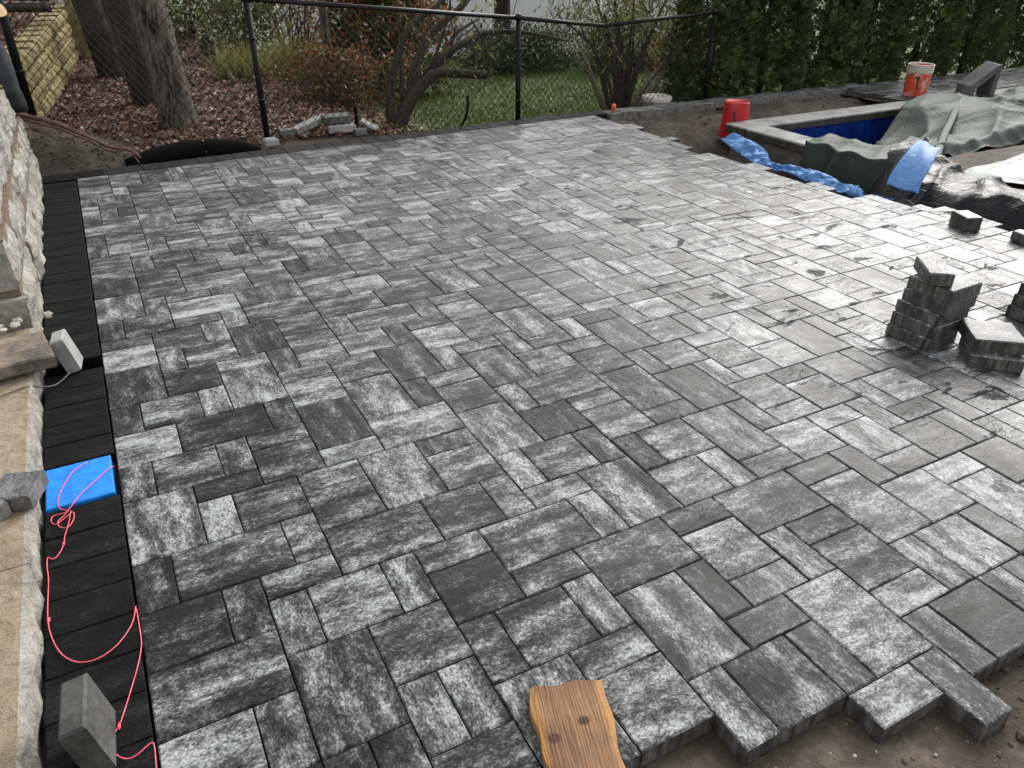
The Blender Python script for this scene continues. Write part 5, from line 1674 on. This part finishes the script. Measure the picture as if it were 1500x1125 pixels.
def flat_leaves(x, y, g, size, name, mat, label, lift=0.008):
    n = len(x); z = ground_z(x, y) + lift + g.random(n) * 0.02
    P = np.stack([x, y, z], -1)
    a = g.uniform(0, 6.28, n)
    d = np.stack([np.cos(a), np.sin(a), g.normal(0, 0.45, n)], -1); d /= np.linalg.norm(d, axis=1)[:, None]
    s = np.cross(d, np.array([0, 0, 1.0]) + g.normal(0, 0.4, (n, 3))); s /= np.linalg.norm(s, axis=1)[:, None]
    L = (size * g.uniform(0.55, 1.3, n))[:, None]
    W = L * g.uniform(0.4, 0.75, n)[:, None]
    up = np.abs(np.cross(d, s)); curl = (g.uniform(-0.1, 0.3, n)[:, None]) * L * np.array([0, 0, 1.0])
    V = np.stack([P - d * L * 0.5, P - d * L * 0.1 + s * W * 0.5 + curl, P + d * L * 0.5, P - d * L * 0.1 - s * W * 0.5 + curl], 1).reshape(-1, 3)
    o = mesh_obj(name, V, np.arange(4 * n).reshape(-1, 4), mat, None, attrs={'rnd': ('FLOAT', np.repeat(g.random(n) ** 1.3, 4))})
    return tag(o, label, kind='stuff')


def bankkeep(x, y, g):
    w = sm((4.0 - 0.10 * (y - 8) - x) / 1.5)
    bare = sm((0.9 - x) / 0.5) * sm((8.35 - y + 0.25 * (x < 0.2)) / 0.3)
    return (g.random(len(x)) < w) & (g.random(len(x)) > bare * 0.97)


x, y, g = scatter(30000, -2.2, 4.2, 7.72, 15, 70, bankkeep)
flat_leaves(x, y, g, 0.062, 'fallen_leaves', M['fallen'], 'dry brown and reddish leaves covering the bank')
x, y, g = scatter(500, 5.3, 6.15, 3.6, 5.6, 71)
flat_leaves(x, y, g, 0.045, 'pit_leaves', M['fallen'], 'brown leaves fallen into the pit beside the pool')
x, y, g = scatter(350, 3.0, 9, 8.0, 13, 72)
flat_leaves(x, y, g, 0.05, 'lawn_leaves', M['fallen'], 'scattered pale leaves lying on the lawn', lift=0.05)
x, y, g = scatter(420, 2.7, 4.6, 7.75, 8.4, 73)
flat_leaves(x, y, g, 0.05, 'tree_foot_leaves', M['straw'], 'yellowish dry leaves round the foot of the multi stemmed tree', lift=0.01)
# grass
g = np.random.default_rng(75); n = 90000
x = 3.4 + 8.5 * g.random(n); y = 7.85 + 6.6 * g.random(n) ** 1.5
m_ = g.random(n) < sm((x - 3.5 + 0.1 * (y - 8)) / 0.7)
x, y = x[m_], y[m_]; n = len(x)
z = np.maximum(ground_z(x, y), -0.29) + 0.008
a = g.uniform(0, 6.28, n); hgt_ = g.uniform(0.025, 0.06, n); w_ = g.uniform(0.004, 0.008, n)
lean = g.normal(0, 0.022, (n, 2))
V = np.stack([np.stack([x - np.cos(a) * w_, y - np.sin(a) * w_, z], -1), np.stack([x + np.cos(a) * w_, y + np.sin(a) * w_, z], -1), np.stack([x + lean[:, 0], y + lean[:, 1], z + hgt_], -1)], 1).reshape(-1, 3)
tag(mesh_obj('grass', V, np.arange(3 * n).reshape(-1, 3), M['grass']), 'short green lawn grass beyond the chain link fence', kind='stuff')
# clods and pebbles at the open edge of the paving and in the bed
rs = random.Random(14)
cl_ = MB()
for _ in range(1100):
    px = rs.uniform(1.25, 2.75); py = rs.uniform(0.15, 0.72)
    inside = any(i * U <= px <= (i + w) * U and j * U <= py <= (j + h) * U for (i, j, w, h) in ALL if j < 8)
    if inside or (px < 1.95 and rs.random() < 0.72): continue
    r = rs.choice((0.003, 0.004, 0.006, 0.009, 0.016 if px > 1.9 else 0.005))
    cl_.add(*pebble(px, py, gz1(px, py) + r * 0.2, r * rs.uniform(0.7, 1.2), rs, 0.7))
tag(cl_.build('soil_clods', M['soil']), 'crumbly brown soil clods beside the open paving edge', kind='stuff')
pbm = MB()
for _ in range(26):
    px = rs.uniform(1.2, 2.2); py = rs.uniform(0.45, 0.80)
    if any(i * U <= px <= (i + w) * U and j * U <= py <= (j + h) * U for (i, j, w, h) in ALL if j < 9): continue
    pbm.add(*pebble(px, py, gz1(px, py) + 0.001, rs.uniform(0.002, 0.0055), rs, 0.6))
tag(pbm.build('pebbles', M['pebble']), 'small pale pebbles on the soil at the open paving edge', kind='stuff')
for n, (px_, py_, r) in enumerate(((762, 0, 0),)): pass
q = ray(780 + 0, 1112, Z=-0.055)
ch_ = MB(); ch_.add(*pebble(1.055, 0.845, -0.052, 0.024, random.Random(5), 0.45)); tag(ch_.build('concrete_chip', M['concrete']), 'grey concrete chip on the soil beside the wood plank', 'chip')
bm_ = MB()
for _ in range(500):
    px = rs.uniform(5.3, 9.2); py = rs.uniform(4.0, 7.35)
    if px > 6.15 and py < 6.5: continue
    r = rs.choice((0.008, 0.012, 0.02))
    bm_.add(*pebble(px, py, gz1(px, py) + r * 0.15, r, rs, 0.7))
tag(bm_.build('bed_clods', M['soil']), 'dirt lumps in the bed between the edging and the pool', kind='stuff')

mc = MB()
for _ in range(420):
    px = rs.uniform(-0.25, 1.0); py = rs.uniform(7.47, 8.2)
    r = rs.choice((0.005, 0.007, 0.010, 0.016))
    mc.add(*pebble(px, py, gz1(px, py) + r * 0.1, r, rs, 0.7))
tag(mc.build('bank_clods', M['soil']), 'soil lumps on the bare bank beside the stone wall', kind='stuff')
